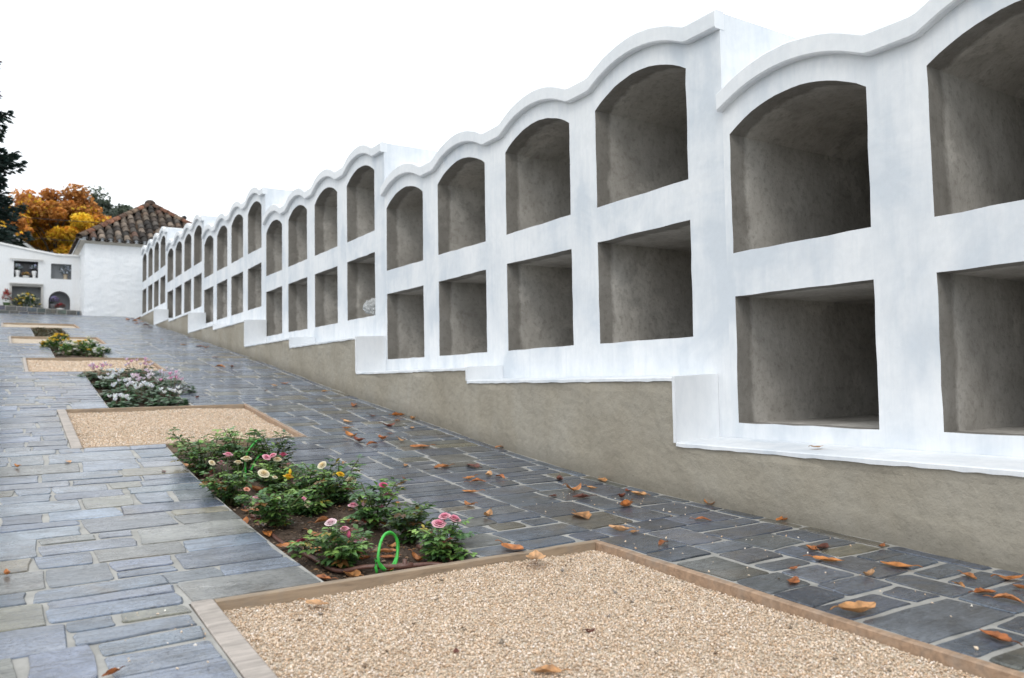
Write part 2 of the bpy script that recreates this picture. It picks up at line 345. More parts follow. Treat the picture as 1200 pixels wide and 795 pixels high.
def top_curve(far, near, lefts, w):
    """scalloped cornice line: list of (t, dz) from the far end to the near end"""
    pts = []
    for k, a in enumerate(lefts):
        a0 = far if k == 0 else a+.018
        b0 = a-w-.018
        if k > 0: pts.append((a0+.03, .0))
        n = 16
        for i in range(n+1):
            s = i/n; t = a0+(b0-a0)*s
            pts.append((t, A_C*(arch(s, .16)/arch(.5, .16))+ (0 if 0 < i < n else .004)))
        pts.append((b0-.03, 0.0))
    pts.append((near, 0.0))
    return pts
for bi, (far, near, zb, lefts, w) in enumerate(BLOCKS):
    root = thing('niche_block', BLOCK_LABELS[bi], 'burial niches', (XW, (far+near)/2, zb), 'stepped white burial niche blocks')
    P0 = Vector(root.location)
    loops = []
    for a in lefts: loops += list(niche_loops(a, w, zb))
    top = top_curve(far, near, lefts, w)
    zbot = zb-.80
    # front wall with its openings
    bm = bmesh.new(); edges = []
    def loop(pts):
        vs = [bm.verts.new((XW-P0.x, t-P0.y, z-P0.z)) for t, z in pts]
        for i in range(len(vs)): edges.append(bm.edges.new((vs[i], vs[(i+1) % len(vs)])))
    outer = [(far, zbot)]+[(t, zb+H_CT-.002+dz) for t, dz in top]+[(near, zbot)]
    loop(outer)
    for l in loops: loop(l)
    bmesh.ops.triangle_fill(bm, use_beauty=True, use_dissolve=False, edges=edges)
    # roof following the scallops, ends and back
    rv = [(bm.verts.new((XW-P0.x, t-P0.y, zb+H_CT-.002+dz-P0.z)), bm.verts.new((XB-P0.x, t-P0.y, zb+H_CT-.002+dz-P0.z))) for t, dz in top]
    for p, q in zip(rv, rv[1:]): bm.faces.new((p[0], q[0], q[1], p[1]))
    for t in ((far, near) if bi == 5 else (near,)):
        z1 = zb+H_CT-.002
        vs = [bm.verts.new((x-P0.x, t-P0.y, z-P0.z)) for x, z in ((XW,zbot),(XB,zbot),(XB,z1),(XW,z1))]; bm.faces.new(vs)
    vs = [bm.verts.new((XB-P0.x, t-P0.y, z-P0.z)) for t, z in ((far,zbot),(near,zbot),(near,zb+H_CT-.002),(far,zb+H_CT-.002))]; bm.faces.new(vs)
    bmesh.ops.remove_doubles(bm, verts=bm.verts, dist=1e-5)
    bmesh.ops.recalc_face_normals(bm, faces=bm.faces)
    me = bpy.data.meshes.new('wall'); bm.to_mesh(me); bm.free(); me.materials.append(M['white'])
    wo = bpy.data.objects.new('wall', me); COL.objects.link(wo); wo.parent = root; wo.location = P0*-0
    # cornice band
    mb = MB(); xf, xb = XW-.042-P0.x, XW+.03-P0.x; ring = []
    for t, dz in top:
        z0 = zb+H_CB+dz-P0.z; z1 = zb+H_CT+.004+dz-P0.z+jit(.0015); e = .012
        ring.append([(xb,t-P0.y,z0),(xf+e*.5,t-P0.y,z0),(xf,t-P0.y,z0+e*.6),(xf,t-P0.y,z1-e),(xf+e,t-P0.y,z1),(xb,t-P0.y,z1)])
    vs = [p for r in ring for p in r]; fs = []
    for i in range(len(ring)-1):
        for k in range(6): fs.append((i*6+k, i*6+(k+1)%6, (i+1)*6+(k+1)%6, (i+1)*6+k))
    t_a, t_b = ring[0], ring[-1]; vs = [((p[0]), p[1]+(-.0025 if i >= len(vs)-6 else (.0 if i >= 6 else .0025)), p[2]) for i, p in enumerate(vs)]; fs.append(tuple(range(6))); fs.append(tuple((len(ring)-1)*6+k for k in range(6))[::-1])
    mb.add(vs, fs); mb.build('cornice', M['trim'], root)
    # the eight concrete chambers
    for l in loops:
        n = len(l); D = [XW, XW+.06, XW+2.15]
        cz = sum(z for _, z in l)/n; ct = sum(t for t, _ in l)/n
        vs = []
        for j, x in enumerate(D):
            gk = 1.0 if j == 0 else 1.004
            vs += [(x-P0.x, ct+(t-ct)*gk-P0.y, cz+(z-cz)*gk-P0.z) for t, z in l]
        fs = []
        for j in range(2):
            for k in range(n): fs.append((j*n+k, j*n+(k+1)%n, (j+1)*n+(k+1)%n, (j+1)*n+k))
        fs.append(tuple(2*n+k for k in range(n)))
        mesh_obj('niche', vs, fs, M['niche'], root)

# ------------------------------------------------------------------ stepped plinth in front of the blocks
STEPS = [(-4.0,-.44),(.70,-.345),(2.90,-.022),(5.004,.072),(7.14,.408),(9.215,.510),(11.284,.865),(13.25,.936),(15.283,1.285),(17.32,1.340),(19.22,1.675),(21.2,1.70),(23.9,None)]
root = thing('plinth_wall', 'long stepped grey cement plinth with white ledge running under the niche blocks', 'plinth wall', (XP, 10, g(10)))
P0 = Vector(root.location)
mb = MB()
for (t0, z), (t1, _) in zip(STEPS, STEPS[1:]):
    n = max(6, int((t1-t0)/.16)); m = 16
    vs = []; fs = []
    for i in range(n+1):
        t = t0+(t1-t0)*i/n; zl = g(t)-.28
        for j in range(m+1):
            zz = zl+(z-zl)*j/m
            dx = .006*math.sin(t*5.1+zz*3)+.004*math.sin(t*11.7-zz*9) if 0 < j < m else 0
            vs.append((XP+dx-P0.x, t-P0.y, zz-P0.z))
    for i in range(n):
        for j in range(m): a = i*(m+1)+j; fs.append((a, a+1, a+m+2, a+m+1))
    cs = []
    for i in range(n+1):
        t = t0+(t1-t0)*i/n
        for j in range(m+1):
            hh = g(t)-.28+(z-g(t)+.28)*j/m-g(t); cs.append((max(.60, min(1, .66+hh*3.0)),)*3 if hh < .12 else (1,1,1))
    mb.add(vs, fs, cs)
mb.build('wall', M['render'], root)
for k, ((t0, z), (t1, _)) in enumerate(zip(STEPS, STEPS[1:])):
    # white painted ledge slab with a ragged lower paint edge
    n = max(8, int((t1-t0)/.05)); vs = []; fs = []
    for i in range(n+1):
        t = t0+(t1-t0)*i/n; zz = z+.020; lo = z+jit(.003); xe = XP-.009+.0015*math.sin(t*9)
        vs += [(xe-P0.x, t-P0.y, lo-P0.z), (xe-P0.x, t-P0.y, zz-.004-P0.z), (xe+.006-P0.x, t-P0.y, zz-P0.z), (XW-.001-P0.x, t-P0.y, zz+.012-P0.z), (XP+.003-P0.x, t-P0.y, lo-P0.z)]
    for i in range(n):
        for q in range(4): a = i*5; fs.append((a+q, a+5+q, a+5+q+1, a+q+1))
        fs.append((i*5+4, i*5+9, i*5+5, i*5))
    fs.append((0,1,2,3,4)); fs.append(tuple(n*5+q for q in (4,3,2,1,0)))
    mesh_obj('ledge', vs, fs, M['white'], root)
    if k:
        zl = STEPS[k-1][1]; t = t0-.003; m = 6; vs = []; fs = []
        for j in range(m+1):
            zz = zl+.018+(z+.0245-zl-.018)*j/m
            vs += [(XP-.008+jit(.0015)-P0.x, t-P0.y, zz-P0.z), (XW-.001-P0.x, t-P0.y, zz+.010*j/m-P0.z), (XP-.008+jit(.001)-P0.x, t+.02-P0.y, zz-P0.z)]
        for j in range(m): a = j*3; fs += [(a, a+1, a+4, a+3), (a, a+3, a+5, a+2)]
        mesh_obj('step_face', vs, fs, M['trim'], root)

# ------------------------------------------------------------------ ground: terrain sheet, mortar bed, slate paving
xs = [-400,-200,-100,-60,-30,-15,-8,-4,0,3,6,10,16,30,60,100,200,400]
ys = [-300,-100,-40,-15,-6,-2,0,1,2,3,4,5,6,8,10,12,15,18,21,24,27,31,36,42,50,60,75,90,110,140,200,300,420]
vs = []; fs = []
for y in ys:
    for x in xs:
        z = g(y)-.42
        if y > 28 or abs(x) > 12: z += .5*math.sin(x*.11+y*.07)*min(1, max(abs(x)-8, y-26, 0)/20)
        vs.append((x, y, z))
nx = len(xs)
for j in range(len(ys)-1):
    for i in range(nx-1): fs.append((j*nx+i, j*nx+i+1, (j+1)*nx+i+1, (j+1)*nx+i))
kind(mesh_obj('terrain', vs, fs, M['terrain'], smooth=True), 'structure')

GRAVEL = [(.45,1.92,.20,2.42),(.34,1.75,5.34,6.92),(.18,1.53,9.44,10.88),(.06,1.29,13.10,14.55),(-.05,1.23,17.15,18.60)]
BEDS = [(.85,1.41,2.42,5.34),(.70,1.31,6.92,9.44),(.52,1.09,10.88,13.10),(.41,.91,14.55,17.15)]
HOLES = sorted(GRAVEL+BEDS, key=lambda h: h[2])
PX0, PX1, PT0, PT1 = -6.5, 2.835, -4.0, 24.9
tl = set([PT0, PT1]); t = PT0
while t < PT1: tl.add(round(t, 3)); t += .3
for h in HOLES: tl.add(h[2]); tl.add(h[3])
xl = set([PX0, PX1, -5, -3.5, -2, -1, 2.2]);
for h in HOLES: xl.add(h[0]); xl.add(h[1])
tl = sorted(tl); xl = sorted(xl); mb = MB(); idx = {}
def inhole(x, t): return any(h[0] < x < h[1] and h[2] < t < h[3] for h in HOLES)
vs = []
for j, t in enumerate(tl):
    for i, x in enumerate(xl): idx[i, j] = len(vs); vs.append((x, t, g(t)-.0022))
fs = []
for j in range(len(tl)-1):
    for i in range(len(xl)-1):
        if not inhole((xl[i]+xl[i+1])/2, (tl[j]+tl[j+1])/2): fs.append((idx[i,j], idx[i+1,j], idx[i+1,j+1], idx[i,j+1]))
mb.add(vs, fs)
for x0, x1, t0, t1 in HOLES:            # sides of the pits
    n = max(2, int((t1-t0)/.2)); ring = [(x0, t0+(t1-t0)*i/n) for i in range(n+1)]+[(x1, t1-(t1-t0)*i/n) for i in range(n+1)]
    k = len(ring); vs = [(x, t, g(t)-.005) for x, t in ring]+[(x, t, g(t)-.16) for x, t in ring]
    mb.add(vs, [(i, (i+1)%k, k+(i+1)%k, k+i) for i in range(k) if i not in (n, k-1)])
kind(mb.build('path_bed', M['mortar']), 'structure')

SL0 = [(.050,.060,.078),(.060,.071,.090),(.042,.051,.066),(.072,.083,.102),(.055,.064,.078),(.066,.070,.076),(.048,.058,.076),(.078,.086,.098),(.056,.066,.086),(.064,.062,.052),(.074,.066,.048)]
SL = [tuple(v*1.45 for v in c) for c in SL0[:9]]*2+[tuple(v*1.5 for v in c) for c in SL0[9:]]
stones = MB()
def stone(x0, x1, t0, t1):
    gap = R.uniform(.0055, .0095)*(1.3 if x0 > 1.0 else 1)
    x0 += gap; x1 -= gap; t0 += gap; t1 -= gap
    if x1-x0 < .03 or t1-t0 < .025: return
    j = min(.011, .085*min(x1-x0, t1-t0)); h = R.uniform(-.0005, .002); tx, ty = jit(.006), jit(.006)
    c = [(x0+jit(j),t0+jit(j)),(x1+jit(j),t0+jit(j)),(x1+jit(j),t1+jit(j)),(x0+jit(j),t1+jit(j))]
    poly = []
    for k in range(4):
        p, q, o = c[k], c[(k+1)%4], c[k-1]
        r = R.choice([.003,.004,.006,.010,.018])
        def tow(u, v, d):
            L = math.hypot(v[0]-u[0], v[1]-u[1]); d = min(d, .3*L); return (u[0]+(v[0]-u[0])*d/L, u[1]+(v[1]-u[1])*d/L)
        a = tow(p, o, r); b = tow(p, q, r)
        poly += [a, (p[0]*.45+(a[0]+b[0])*.275, p[1]*.45+(a[1]+b[1])*.275), b]
        L = math.hypot(q[0]-p[0], q[1]-p[1]); m = max(1, int(L/.12))
        for i in range(1, m+1):
            s = i/(m+1); poly.append((p[0]+(q[0]-p[0])*s+jit(j*.55), p[1]+(q[1]-p[1])*s+jit(j*.55)))
    cx = sum(p[0] for p in poly)/len(poly); ct = sum(p[1] for p in poly)/len(poly); n = len(poly)
    w = min(x1-x0, t1-t0); k1 = 1-.0035/w; vs = []
    for x, t in poly: vs.append((x, t, g(t)-.007))
    for x, t in poly: vs.append((x, t, g(t)+h*.3-.0003+tx*(x-cx)+ty*(t-ct)))
    for x, t in poly: X = cx+(x-cx)*k1; T = ct+(t-ct)*k1; vs.append((X, T, g(T)+h+.0018+tx*(X-cx)+ty*(T-ct)))
    fs = [(i, (i+1)%n, n+(i+1)%n, n+i) for i in range(n)]+[(n+i, n+(i+1)%n, 2*n+(i+1)%n, 2*n+i) for i in range(n)]+[tuple(2*n+i for i in range(n))]
    col = R.choice(SL) if R.random() < .95 else R.choice([(.145,.120,.080),(.125,.12,.10)])
    k = R.uniform(.8, 1.22)*(1.55+.25*min(1, max(0, (ct-6)/8)) if cx < .95 else .95+.75*min(1, max(0, (ct-4)/8))); col = (col[0]*.95, col[1], col[2]*1.07); stones.add(vs, fs, tuple(v*k*R.uniform(.97,1.03) for v in col))  # stones left of the beds and farther uphill paler: sky sheen painted into their colour
def courses(t0, t1, xa, xb):
    """one run of courses between t0 and t1; the course lines run across the path"""
    t = t0
    while t < t1-.02:
        d = R.choice([.12,.14,.16,.18,.2,.23,.26])
        if t1-t-d < .1: d = t1-t
        x = xa; small = xa > 1.0
        while x < xb-.02:
            wd = R.uniform(.14, .44 if not small else .34)*(1.1 if d > .15 else .9)
            if xb-x-wd < .12: wd = xb-x
            if d > .19 and R.random() < .35:
                m = d*R.uniform(.38, .62); stone(x, x+wd, t, t+m)
                if R.random() < .5 and wd > .3:
                    q = wd*R.uniform(.35, .65); stone(x, x+q, t+m, t+d); stone(x+q, x+wd, t+m, t+d)
                else: stone(x, x+wd, t+m, t+d)
            elif d > .19 and wd > .34 and R.random() < .25:
                q = wd*R.uniform(.3, .5); stone(x, x+q, t, t+d); m = d*R.uniform(.4, .6)
                stone(x+q, x+wd, t, t+m); stone(x+q, x+wd, t+m, t+d)
            else: stone(x, x+wd, t, t+d)
            x += wd
        t += d
GUT = 2.735
for h in HOLES:
    courses(h[2], h[3], -3.6, h[0])
    # right of the beds: separate strips with their own course lines
    x1 = h[1]
    mid = R.uniform(.42, .58)*(GUT-x1)+x1
    courses(h[2], h[3], x1, mid); courses(h[2], h[3], mid, GUT)
courses(PT0, HOLES[0][2], -3.6, 1.2); courses(PT0, HOLES[0][2], 1.2, GUT)
courses(HOLES[-1][3], PT1, -3.6, 1.0); courses(HOLES[-1][3], PT1, 1.0, GUT)
t = PT0
while t < PT1: d = R.uniform(.18, .6); stone(GUT, 2.812, t, min(t+d, PT1)); t += d
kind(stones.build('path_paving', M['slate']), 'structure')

# ------------------------------------------------------------------ gravel beds with plank edging
PEB = np.array((1.44,1.37,1.40))*np.array([(.43,.33,.22),(.50,.41,.30),(.56,.48,.37),(.60,.545,.46),(.36,.26,.165),(.47,.355,.24),(.53,.45,.33),(.64,.60,.53),(.30,.22,.15),(.26,.21,.17)])
def pebbles(x0, x1, t0, t1, n, smin, smax, zoff):
    x = NR.uniform(x0, x1, n); t = NR.uniform(t0, t1, n)
    z = np.interp(t, np.linspace(t0, t1, 40), [g(q) for q in np.linspace(t0, t1, 40)])+zoff+NR.uniform(-.002, .003, n)+.008*np.sin(x*5+t*3)*np.sin(t*4.3-x*2)
    s = NR.uniform(smin, smax, n)
    B = np.array([(1,0,0),(-1,0,0),(0,1,0),(0,-1,0),(0,0,1),(0,0,-1)], float)
    V = B[None]*(NR.uniform(.55, 1.15, (n,6,1)))*np.array([1,.8,.65])[None,None]*s[:,None,None]*.62 + NR.normal(0, .16, (n,6,3))*s[:,None,None]
    a = NR.uniform(0, 6.283, n); b = NR.normal(0, .6, n); ca, sa, cb, sb = np.cos(a), np.sin(a), np.cos(b), np.sin(b)
    X = V[:,:,0]*ca[:,None]-V[:,:,1]*sa[:,None]; Y = V[:,:,0]*sa[:,None]+V[:,:,1]*ca[:,None]; Z = V[:,:,2]
    Y2 = Y*cb[:,None]-Z*sb[:,None]; Z2 = Y*sb[:,None]+Z*cb[:,None]
    V = np.stack([X+x[:,None], Y2+t[:,None], Z2+z[:,None]], 2).reshape(-1,3)
    F = np.array([(0,2,4),(2,1,4),(1,3,4),(3,0,4),(2,0,5),(1,2,5),(3,1,5),(0,3,5)])
    F = (np.arange(n)[:,None,None]*6+F[None]).reshape(-1,3)
    c = PEB[NR.choice(len(PEB), n, p=[.15,.19,.20,.14,.04,.08,.15,.04,.005,.005])]*NR.uniform(.92, 1.08, (n,1))
    return V, F, np.repeat(c, 6, 0)
def fast_mesh(name, V, F, mat, parent, C):
    me = bpy.data.meshes.new(name); me.vertices.add(len(V)); me.vertices.foreach_set('co', V.astype(np.float32).ravel())
    k = F.shape[1]; me.loops.add(F.size); me.loops.foreach_set('vertex_index', F.astype(np.int32).ravel())
    me.polygons.add(len(F)); me.polygons.foreach_set('loop_start', np.arange(0, F.size, k, dtype=np.int32)); me.polygons.foreach_set('loop_total', np.full(len(F), k, dtype=np.int32))
    a = me.attributes.new('col', 'FLOAT_COLOR', 'POINT'); c4 = np.ones((len(V),4), np.float32); c4[:,:3] = C; a.data.foreach_set('color', c4.ravel())
    me.materials.append(mat); me.update(calc_edges=True); me.validate()
    o = bpy.data.objects.new(name, me); COL.objects.link(o)
    if parent is not None: o.parent = parent
    return o
EDGE_LABELS = ['pale plank edging around the big gravel bed in the foreground','plank edging around the second gravel bed, above the rose bed',
  'plank edging around the third gravel bed, above the white cyclamen','plank edging of the narrow gravel bed above the small yellow flowers','thin plank edging of the farthest gravel strip near the white niche wall']
for k, (x0, x1, t0, t1) in enumerate(GRAVEL):
    n = 30; ts = [t0+(t1-t0)*i/n for i in range(n+1)]; m = 16; vs = []; fs = []
    for t in ts:
        for i in range(m+1):
            x = x0+(x1-x0)*i/m; vs.append((x, t, g(t)-.028+.008*math.sin(x*5+t*3)*math.sin(t*4.3-x*2)))
    for j in range(n):
        for i in range(m): a = j*(m+1)+i; fs.append((a, a+1, a+m+2, a+m+1))
    kind(mesh_obj('gravel_bed', vs, fs, M['gravel'], smooth=True), 'structure')
    npb = [80000, 30000, 9000, 0, 0][k]
    if npb:
        V, F, C = pebbles(x0+.04, x1-.04, max(t0+.04, .55) if k == 0 else t0+.04, t1-.04, npb, *[(.0035,.0082),(.005,.0105),(.009,.015)][min(k,2)], -.025)
        o = fast_mesh('gravel', V, F, M['pebble'], None, C); kind(o, 'stuff')
    e = thing('plank_edging', EDGE_LABELS[k], 'edging', ((x0+x1)/2, (t0+t1)/2, g((t0+t1)/2)), 'plank edgings of the gravel beds')
    E0 = Vector(e.location); wd = .030; top = .004
    def plank(p, q, nrm, col, wdt=wd):
        L = math.hypot(q[0]-p[0], q[1]-p[1]); n = max(4, int(L/.14)); ring = []
        for i in range(n+1):
            s = i/n; x = p[0]+(q[0]-p[0])*s; t = p[1]+(q[1]-p[1])*s; o = jit(.002); zt = g(t)+top+jit(.0012)
            a = (x+nrm[0]*(o), t+nrm[1]*(o)); b = (x+nrm[0]*(wdt+o), t+nrm[1]*(wdt+o))
            ring.append([(a[0],a[1],zt-.15),(a[0],a[1],zt-.003),(a[0]+nrm[0]*.004,a[1]+nrm[1]*.004,zt),(b[0]-nrm[0]*.004,b[1]-nrm[1]*.004,zt),(b[0],b[1],zt-.003),(b[0],b[1],zt-.15)])
        mb = MB(); vs = [tuple(Vector(v)-E0) for r in ring for v in r]; fs = []
        for i in range(n):
            for q_ in range(6): fs.append((i*6+q_, i*6+(q_+1)%6, (i+1)*6+(q_+1)%6, (i+1)*6+q_))
        fs.append((0,1,2,3,4,5)); fs.append(tuple(n*6+q_ for q_ in (5,4,3,2,1,0)))
        mb.add(vs, fs, col); mb.build('plank', M['wood'], e)
    warm = (.36,.245,.165); pale = (.42,.37,.33); tan = (.33,.25,.175)
    wl = [.062,.058,.034,.03,.03][k]
    plank((x0+.003, t0+.004), (x0+.003, t1-.004), (1,0), pale, wl)
    plank((x1-.003, t0+.004), (x1-.003, t1-.004), (-1,0), warm)
    plank((x0+wl+.005, t1-.003), (x1-wd-.005, t1-.003), (0,-1), tan)
    plank((x0+wl+.005, t0+.003), (x1-wd-.005, t0+.003), (0,1), tan)
# stones kicked out of the gravel onto the paving
V, F, C = pebbles(1.94, 2.70, .9, 3.4, 110, .004, .010, .004); V2, F2, C2 = pebbles(.20, .44, 1.4, 2.4, 45, .004, .009, .004); V3, F3, C3 = pebbles(.5, 1.8, .8, 2.36, 45, .010, .017, -.020)
C3 = C3*.30
V = np.concatenate([V, V2, V3]); F = np.concatenate([F, F2+110*6, F3+155*6]); C = np.concatenate([C*1.05, C2, C3])
kind(fast_mesh('loose_gravel', V, F, M['pebble'], None, np.clip(C, 0, .9)), 'stuff')
def soil_h(x, t): return g(t)-.052+.012*math.sin(x*13+t*5)*math.sin(t*9-x*7)+.006*math.sin(x*41+t*17)
for k, (x0, x1, t0, t1) in enumerate(BEDS):
    n = int((t1-t0)/.035); m = 18; vs = []; fs = []
    for j in range(n+1):
        t = t0+(t1-t0)*j/n
        for i in range(m+1):
            x = x0+(x1-x0)*i/m; vs.append((x, t, soil_h(x, t)+jit(.006)))
    for j in range(n):
        for i in range(m): a = j*(m+1)+i; fs.append((a, a+1, a+m+2, a+m+1))
    kind(mesh_obj('soil', vs, fs, M['soil'], smooth=True), 'structure')
# ------------------------------------------------------------------ fallen leaves
DRY = {0: [(.46,.165,.045),(.36,.120,.036),(.50,.20,.06),(.40,.16,.055)], 1: [(.16,.048,.028),(.125,.042,.027),(.20,.06,.032)], 2: [(.50,.26,.11),(.45,.215,.08),(.55,.31,.15)]}
def dry_leaf(L, hue, seed, sl=0.0, curl=None):
    """one curled dead leaf: a bent blade with a midrib crease and a short stalk -> mesh (yaw and ground slope baked in)"""
    r = random.Random(seed); W = L*r.uniform(.40, .62); k1 = r.choice([.35,.6,1.0,1.6,2.6,3.4])*r.uniform(.8,1.2) if curl is None else curl; k2 = r.choice([-.5,.2,.6,1.1,2.2])*r.uniform(.8,1.2); tw = r.uniform(-.55, .55); yaw = r.uniform(0, 6.283)
    n, m = 11, 7; vs = []; cs = []; base = Vector(r.choice(DRY[hue])); edge = [r.uniform(.85, 1.12) for _ in range(2*n+2)]
    for i in range(n):
        v = i/(n-1); w = W*(math.sin(math.pi*min(1, v*.96+.02)**.85)**.8+.02)
        ang = (v-.5)*k2; yy = math.sin(ang)/(k2 if abs(k2) > .05 else 1)*L if abs(k2) > .05 else (v-.5)*L
        zz = (1-math.cos(ang))/(k2 if abs(k2) > .05 else 1)*L if abs(k2) > .05 else 0
        for j in range(m):
            u = j/(m-1)*2-1; uu = u*w/2*edge[2*i+(u > 0)]; a2 = uu*k1/ (W) ; t_ = tw*(v-.5)
            x = math.sin(a2)*W/k1; z = (1-math.cos(a2))*W/k1 + abs(u)*.04*w + .012*L*math.sin(9*v+4*u+seed)
            vs.append((x*math.cos(t_)-z*math.sin(t_), yy, zz+x*math.sin(t_)+z*math.cos(t_)))
            sh = 1-.35*(abs(u) < .1)+.12*math.sin(v*16+abs(u)*7)
            spot = .55 if r.random() < .08 else 1
            cs.append(tuple(base*sh*spot))
    fs = [(i*m+j, i*m+j+1, (i+1)*m+j+1, (i+1)*m+j) for i in range(n-1) for j in range(m-1)]
    b = len(vs); p = Vector(vs[m//2]); s = .012*L+.0006
    for q in range(4):
        f = q/3; c = p+Vector((.03*L*f, -.32*L*f, .05*L*math.sin(f*3)))
        vs += [tuple(c+Vector((s,0,0))), tuple(c+Vector((-s,0,0))), tuple(c+Vector((0,0,s*1.6)))]; cs += [tuple(base*.6)]*3
    for q in range(3):
        for e in range(3): fs.append((b+q*3+e, b+q*3+(e+1)%3, b+q*3+3+(e+1)%3, b+q*3+3+e))
    ca, sa = math.cos(yaw), math.sin(yaw)
    vs = [(x*ca-y*sa, x*sa+y*ca, z) for x, y, z in vs]
    zm = min(v[2] for v in vs)
    return [(x, y, z-zm+.0012+y*sl) for x, y, z in vs], fs, cs
HUE = {0: 'orange-brown', 1: 'dark red-brown', 2: 'pale tan'}
ORD = ['first','second','third','fourth','fifth','sixth','seventh','eighth','ninth','tenth','eleventh','twelfth','thirteenth','fourteenth','fifteenth','sixteenth','seventeenth','eighteenth','nineteenth','twentieth','twenty-first','twenty-second','twenty-third','twenty-fourth','twenty-fifth','twenty-sixth','twenty-seventh','twenty-eighth']
BLK = ['nearest','second','third','fourth','fifth','farthest']
def place(t):
    for bi, (far, near, zb, lefts, w) in enumerate(BLOCKS):
        for ci, a in enumerate(lefts):
            lo = near if ci == 3 else a-w-.14
            hi = far if ci == 0 else a+.14
            if lo-.02 <= t <= hi+.02: return bi, 3-ci
    return 5, 3
cells = {}
for q in LEAVES_PAVING: cells.setdefault((place(q[1]), q[3], q[0] < .8), []).append(q)
for (cell, hue, leftside), qs in cells.items():
    qs.sort(key=lambda q: -q[0])
    for i, (x, t, L, h) in enumerate(qs):
        rank = '' if len(qs) == 1 else ORD[i]+' from grey wall, '
        if leftside: lab = '%s leaf %son slate left of beds, level with %s niche of %s block' % (HUE[h], '' if len(qs) == 1 else ORD[i]+' ', ORD[cell[1]], BLK[cell[0]])
        else: lab = '%s leaf on paving, %slevel with %s niche of %s block' % (HUE[h], rank, ORD[cell[1]], BLK[cell[0]])
        v, f, c = dry_leaf(max(L*1.1, .045), h, int(x*1000+t*7919), slope(t))
        o = mesh_obj('fallen_leaf', v, f, M['dry_leaf'], None, c, True, (x, t, g(t)+.0045)); tag(o, lab, 'fallen leaf', 'dead leaves lying on the slate path')
GL = ['curled dark red leaf in the middle of the foreground gravel','small reddish leaf on the foreground gravel, lower left','tan leaf on the gravel at the bottom photo edge','pinkish tan leaf flat on gravel by the left back corner of its edging']
for (x, t, L, h), lab in zip(LEAVES_GRAVEL, GL):
    v, f, c = dry_leaf(L, h, int(x*1000+t*91), slope(t))
    tag(mesh_obj('fallen_leaf', v, f, M['dry_leaf'], None, c, True, (x, t, g(t)-.019)), lab, 'fallen leaf', 'dead leaves lying on the gravel')
v, f, c = dry_leaf(.07, 2, 5, 0, .9)
tag(mesh_obj('fallen_leaf', v, f, M['dry_leaf'], None, c, True, (XP+.12, 2.18, -.345+.020+.0125)), 'thin tan leaf lying on the white ledge below the nearest niche block', 'fallen leaf')
BL = [(.90,2.62,.07,0),(.97,2.83,.06,0),(1.12,2.80,.08,0),(1.20,2.72,.07,0),(1.27,2.86,.06,2),(.92,3.05,.08,0),(1.05,3.12,.07,1),(1.16,3.05,.08,0),(.90,3.62,.07,0),(.97,3.75,.09,0),(1.06,3.72,.08,0),(.90,4.35,.10,2),(.93,4.62,.09,2),(.90,4.85,.10,2),(1.10,4.12,.09,0),(1.20,3.42,.08,0),(1.14,2.60,.06,0),(1.02,2.64,.08,2),(1.08,2.92,.08,1),(1.22,2.80,.07,0),(1.02,3.02,.09,0),(1.28,3.32,.08,2),(.92,3.32,.08,0),(1.10,3.25,.09,0),(.93,4.05,.09,0),(1.30,2.70,.08,0),(.95,3.52,.07,2)]
for i, (x, t, L, h) in enumerate(sorted(BL, key=lambda q: q[1])):
    v, f, c = dry_leaf(L*1.15, h, 300+i, slope(t))
    tag(mesh_obj('fallen_leaf', v, f, M['dry_leaf'], None, c, True, (x, t, soil_h(x, t)+.004)), '%s leaf on the rose bed soil, %s dead leaf counted from the front' % (HUE[h], ORD[i]), 'fallen leaf', 'dead leaves on the rose bed soil')

# ------------------------------------------------------------------ plants
def leaflet(mb, p, d, up, L, W, col, fold=.25, droop=.2):
    d = d.normalized(); s = d.cross(up)
    if s.length < 1e-3: s = d.cross(Vector((1,0,0)))
    s.normalize(); n = s.cross(d)
    def P(v, u): return p+d*(L*v)+s*(u*W*.5)+n*(abs(u)*fold*W*.5-droop*L*v*v)
    vs = [P(0,0),P(.22,.72),P(.5,1),P(.8,.55),P(1,0),P(.8,-.55),P(.5,-1),P(.22,-.72),P(.5,0)]
    mb.add(vs, [(0,1,2,8),(8,2,3,4),(0,8,6,7),(8,4,5,6)], [tuple(c*(1.18 if i == 8 else 1) for c in col) for i in range(9)])
def rnd_dir(zmin=-.2, zmax=1):
    a = R.uniform(0, 6.283); z = R.uniform(zmin, zmax); q = math.sqrt(max(0, 1-z*z)); return Vector((q*math.cos(a), q*math.sin(a), z))
GREENS = [(.082,.175,.046),(.110,.230,.058),(.165,.295,.070),(.064,.145,.050),(.210,.330,.085),(.100,.190,.085)]
def compound(mb, st, p, d, size, tint):
    side = d.cross(Vector((0,0,1)));
    if side.length < 1e-3: side = Vector((1,0,0))
    side.normalize(); end = p+d*size*1.5+Vector((0,0,-.12*size))
    st.tube([p, (p+end)/2+Vector((0,0,.05*size)), end], .0009, 4, (.09,.13,.04), False)
    col = R.choice(GREENS); k = R.uniform(.75, 1.25)*tint
    if R.random() < .07: col = R.choice([(.20,.10,.03),(.16,.045,.03),(.28,.22,.04)])
    col = tuple(c*k for c in col)
    for f, sgn in ((.45,1),(.45,-1),(.78,1),(.78,-1),(1,0)):
        q = p.lerp(end, f); dd = (d*(.5 if sgn else 1)+side*sgn*.9+Vector((0,0,R.uniform(-.2,.15)))).normalized()
        leaflet(mb, q, dd, Vector((R.uniform(-.3,.3),R.uniform(-.3,.3),1)), size*R.uniform(.85,1.15), size*R.uniform(.55,.72), col, .3, R.uniform(.1,.35))
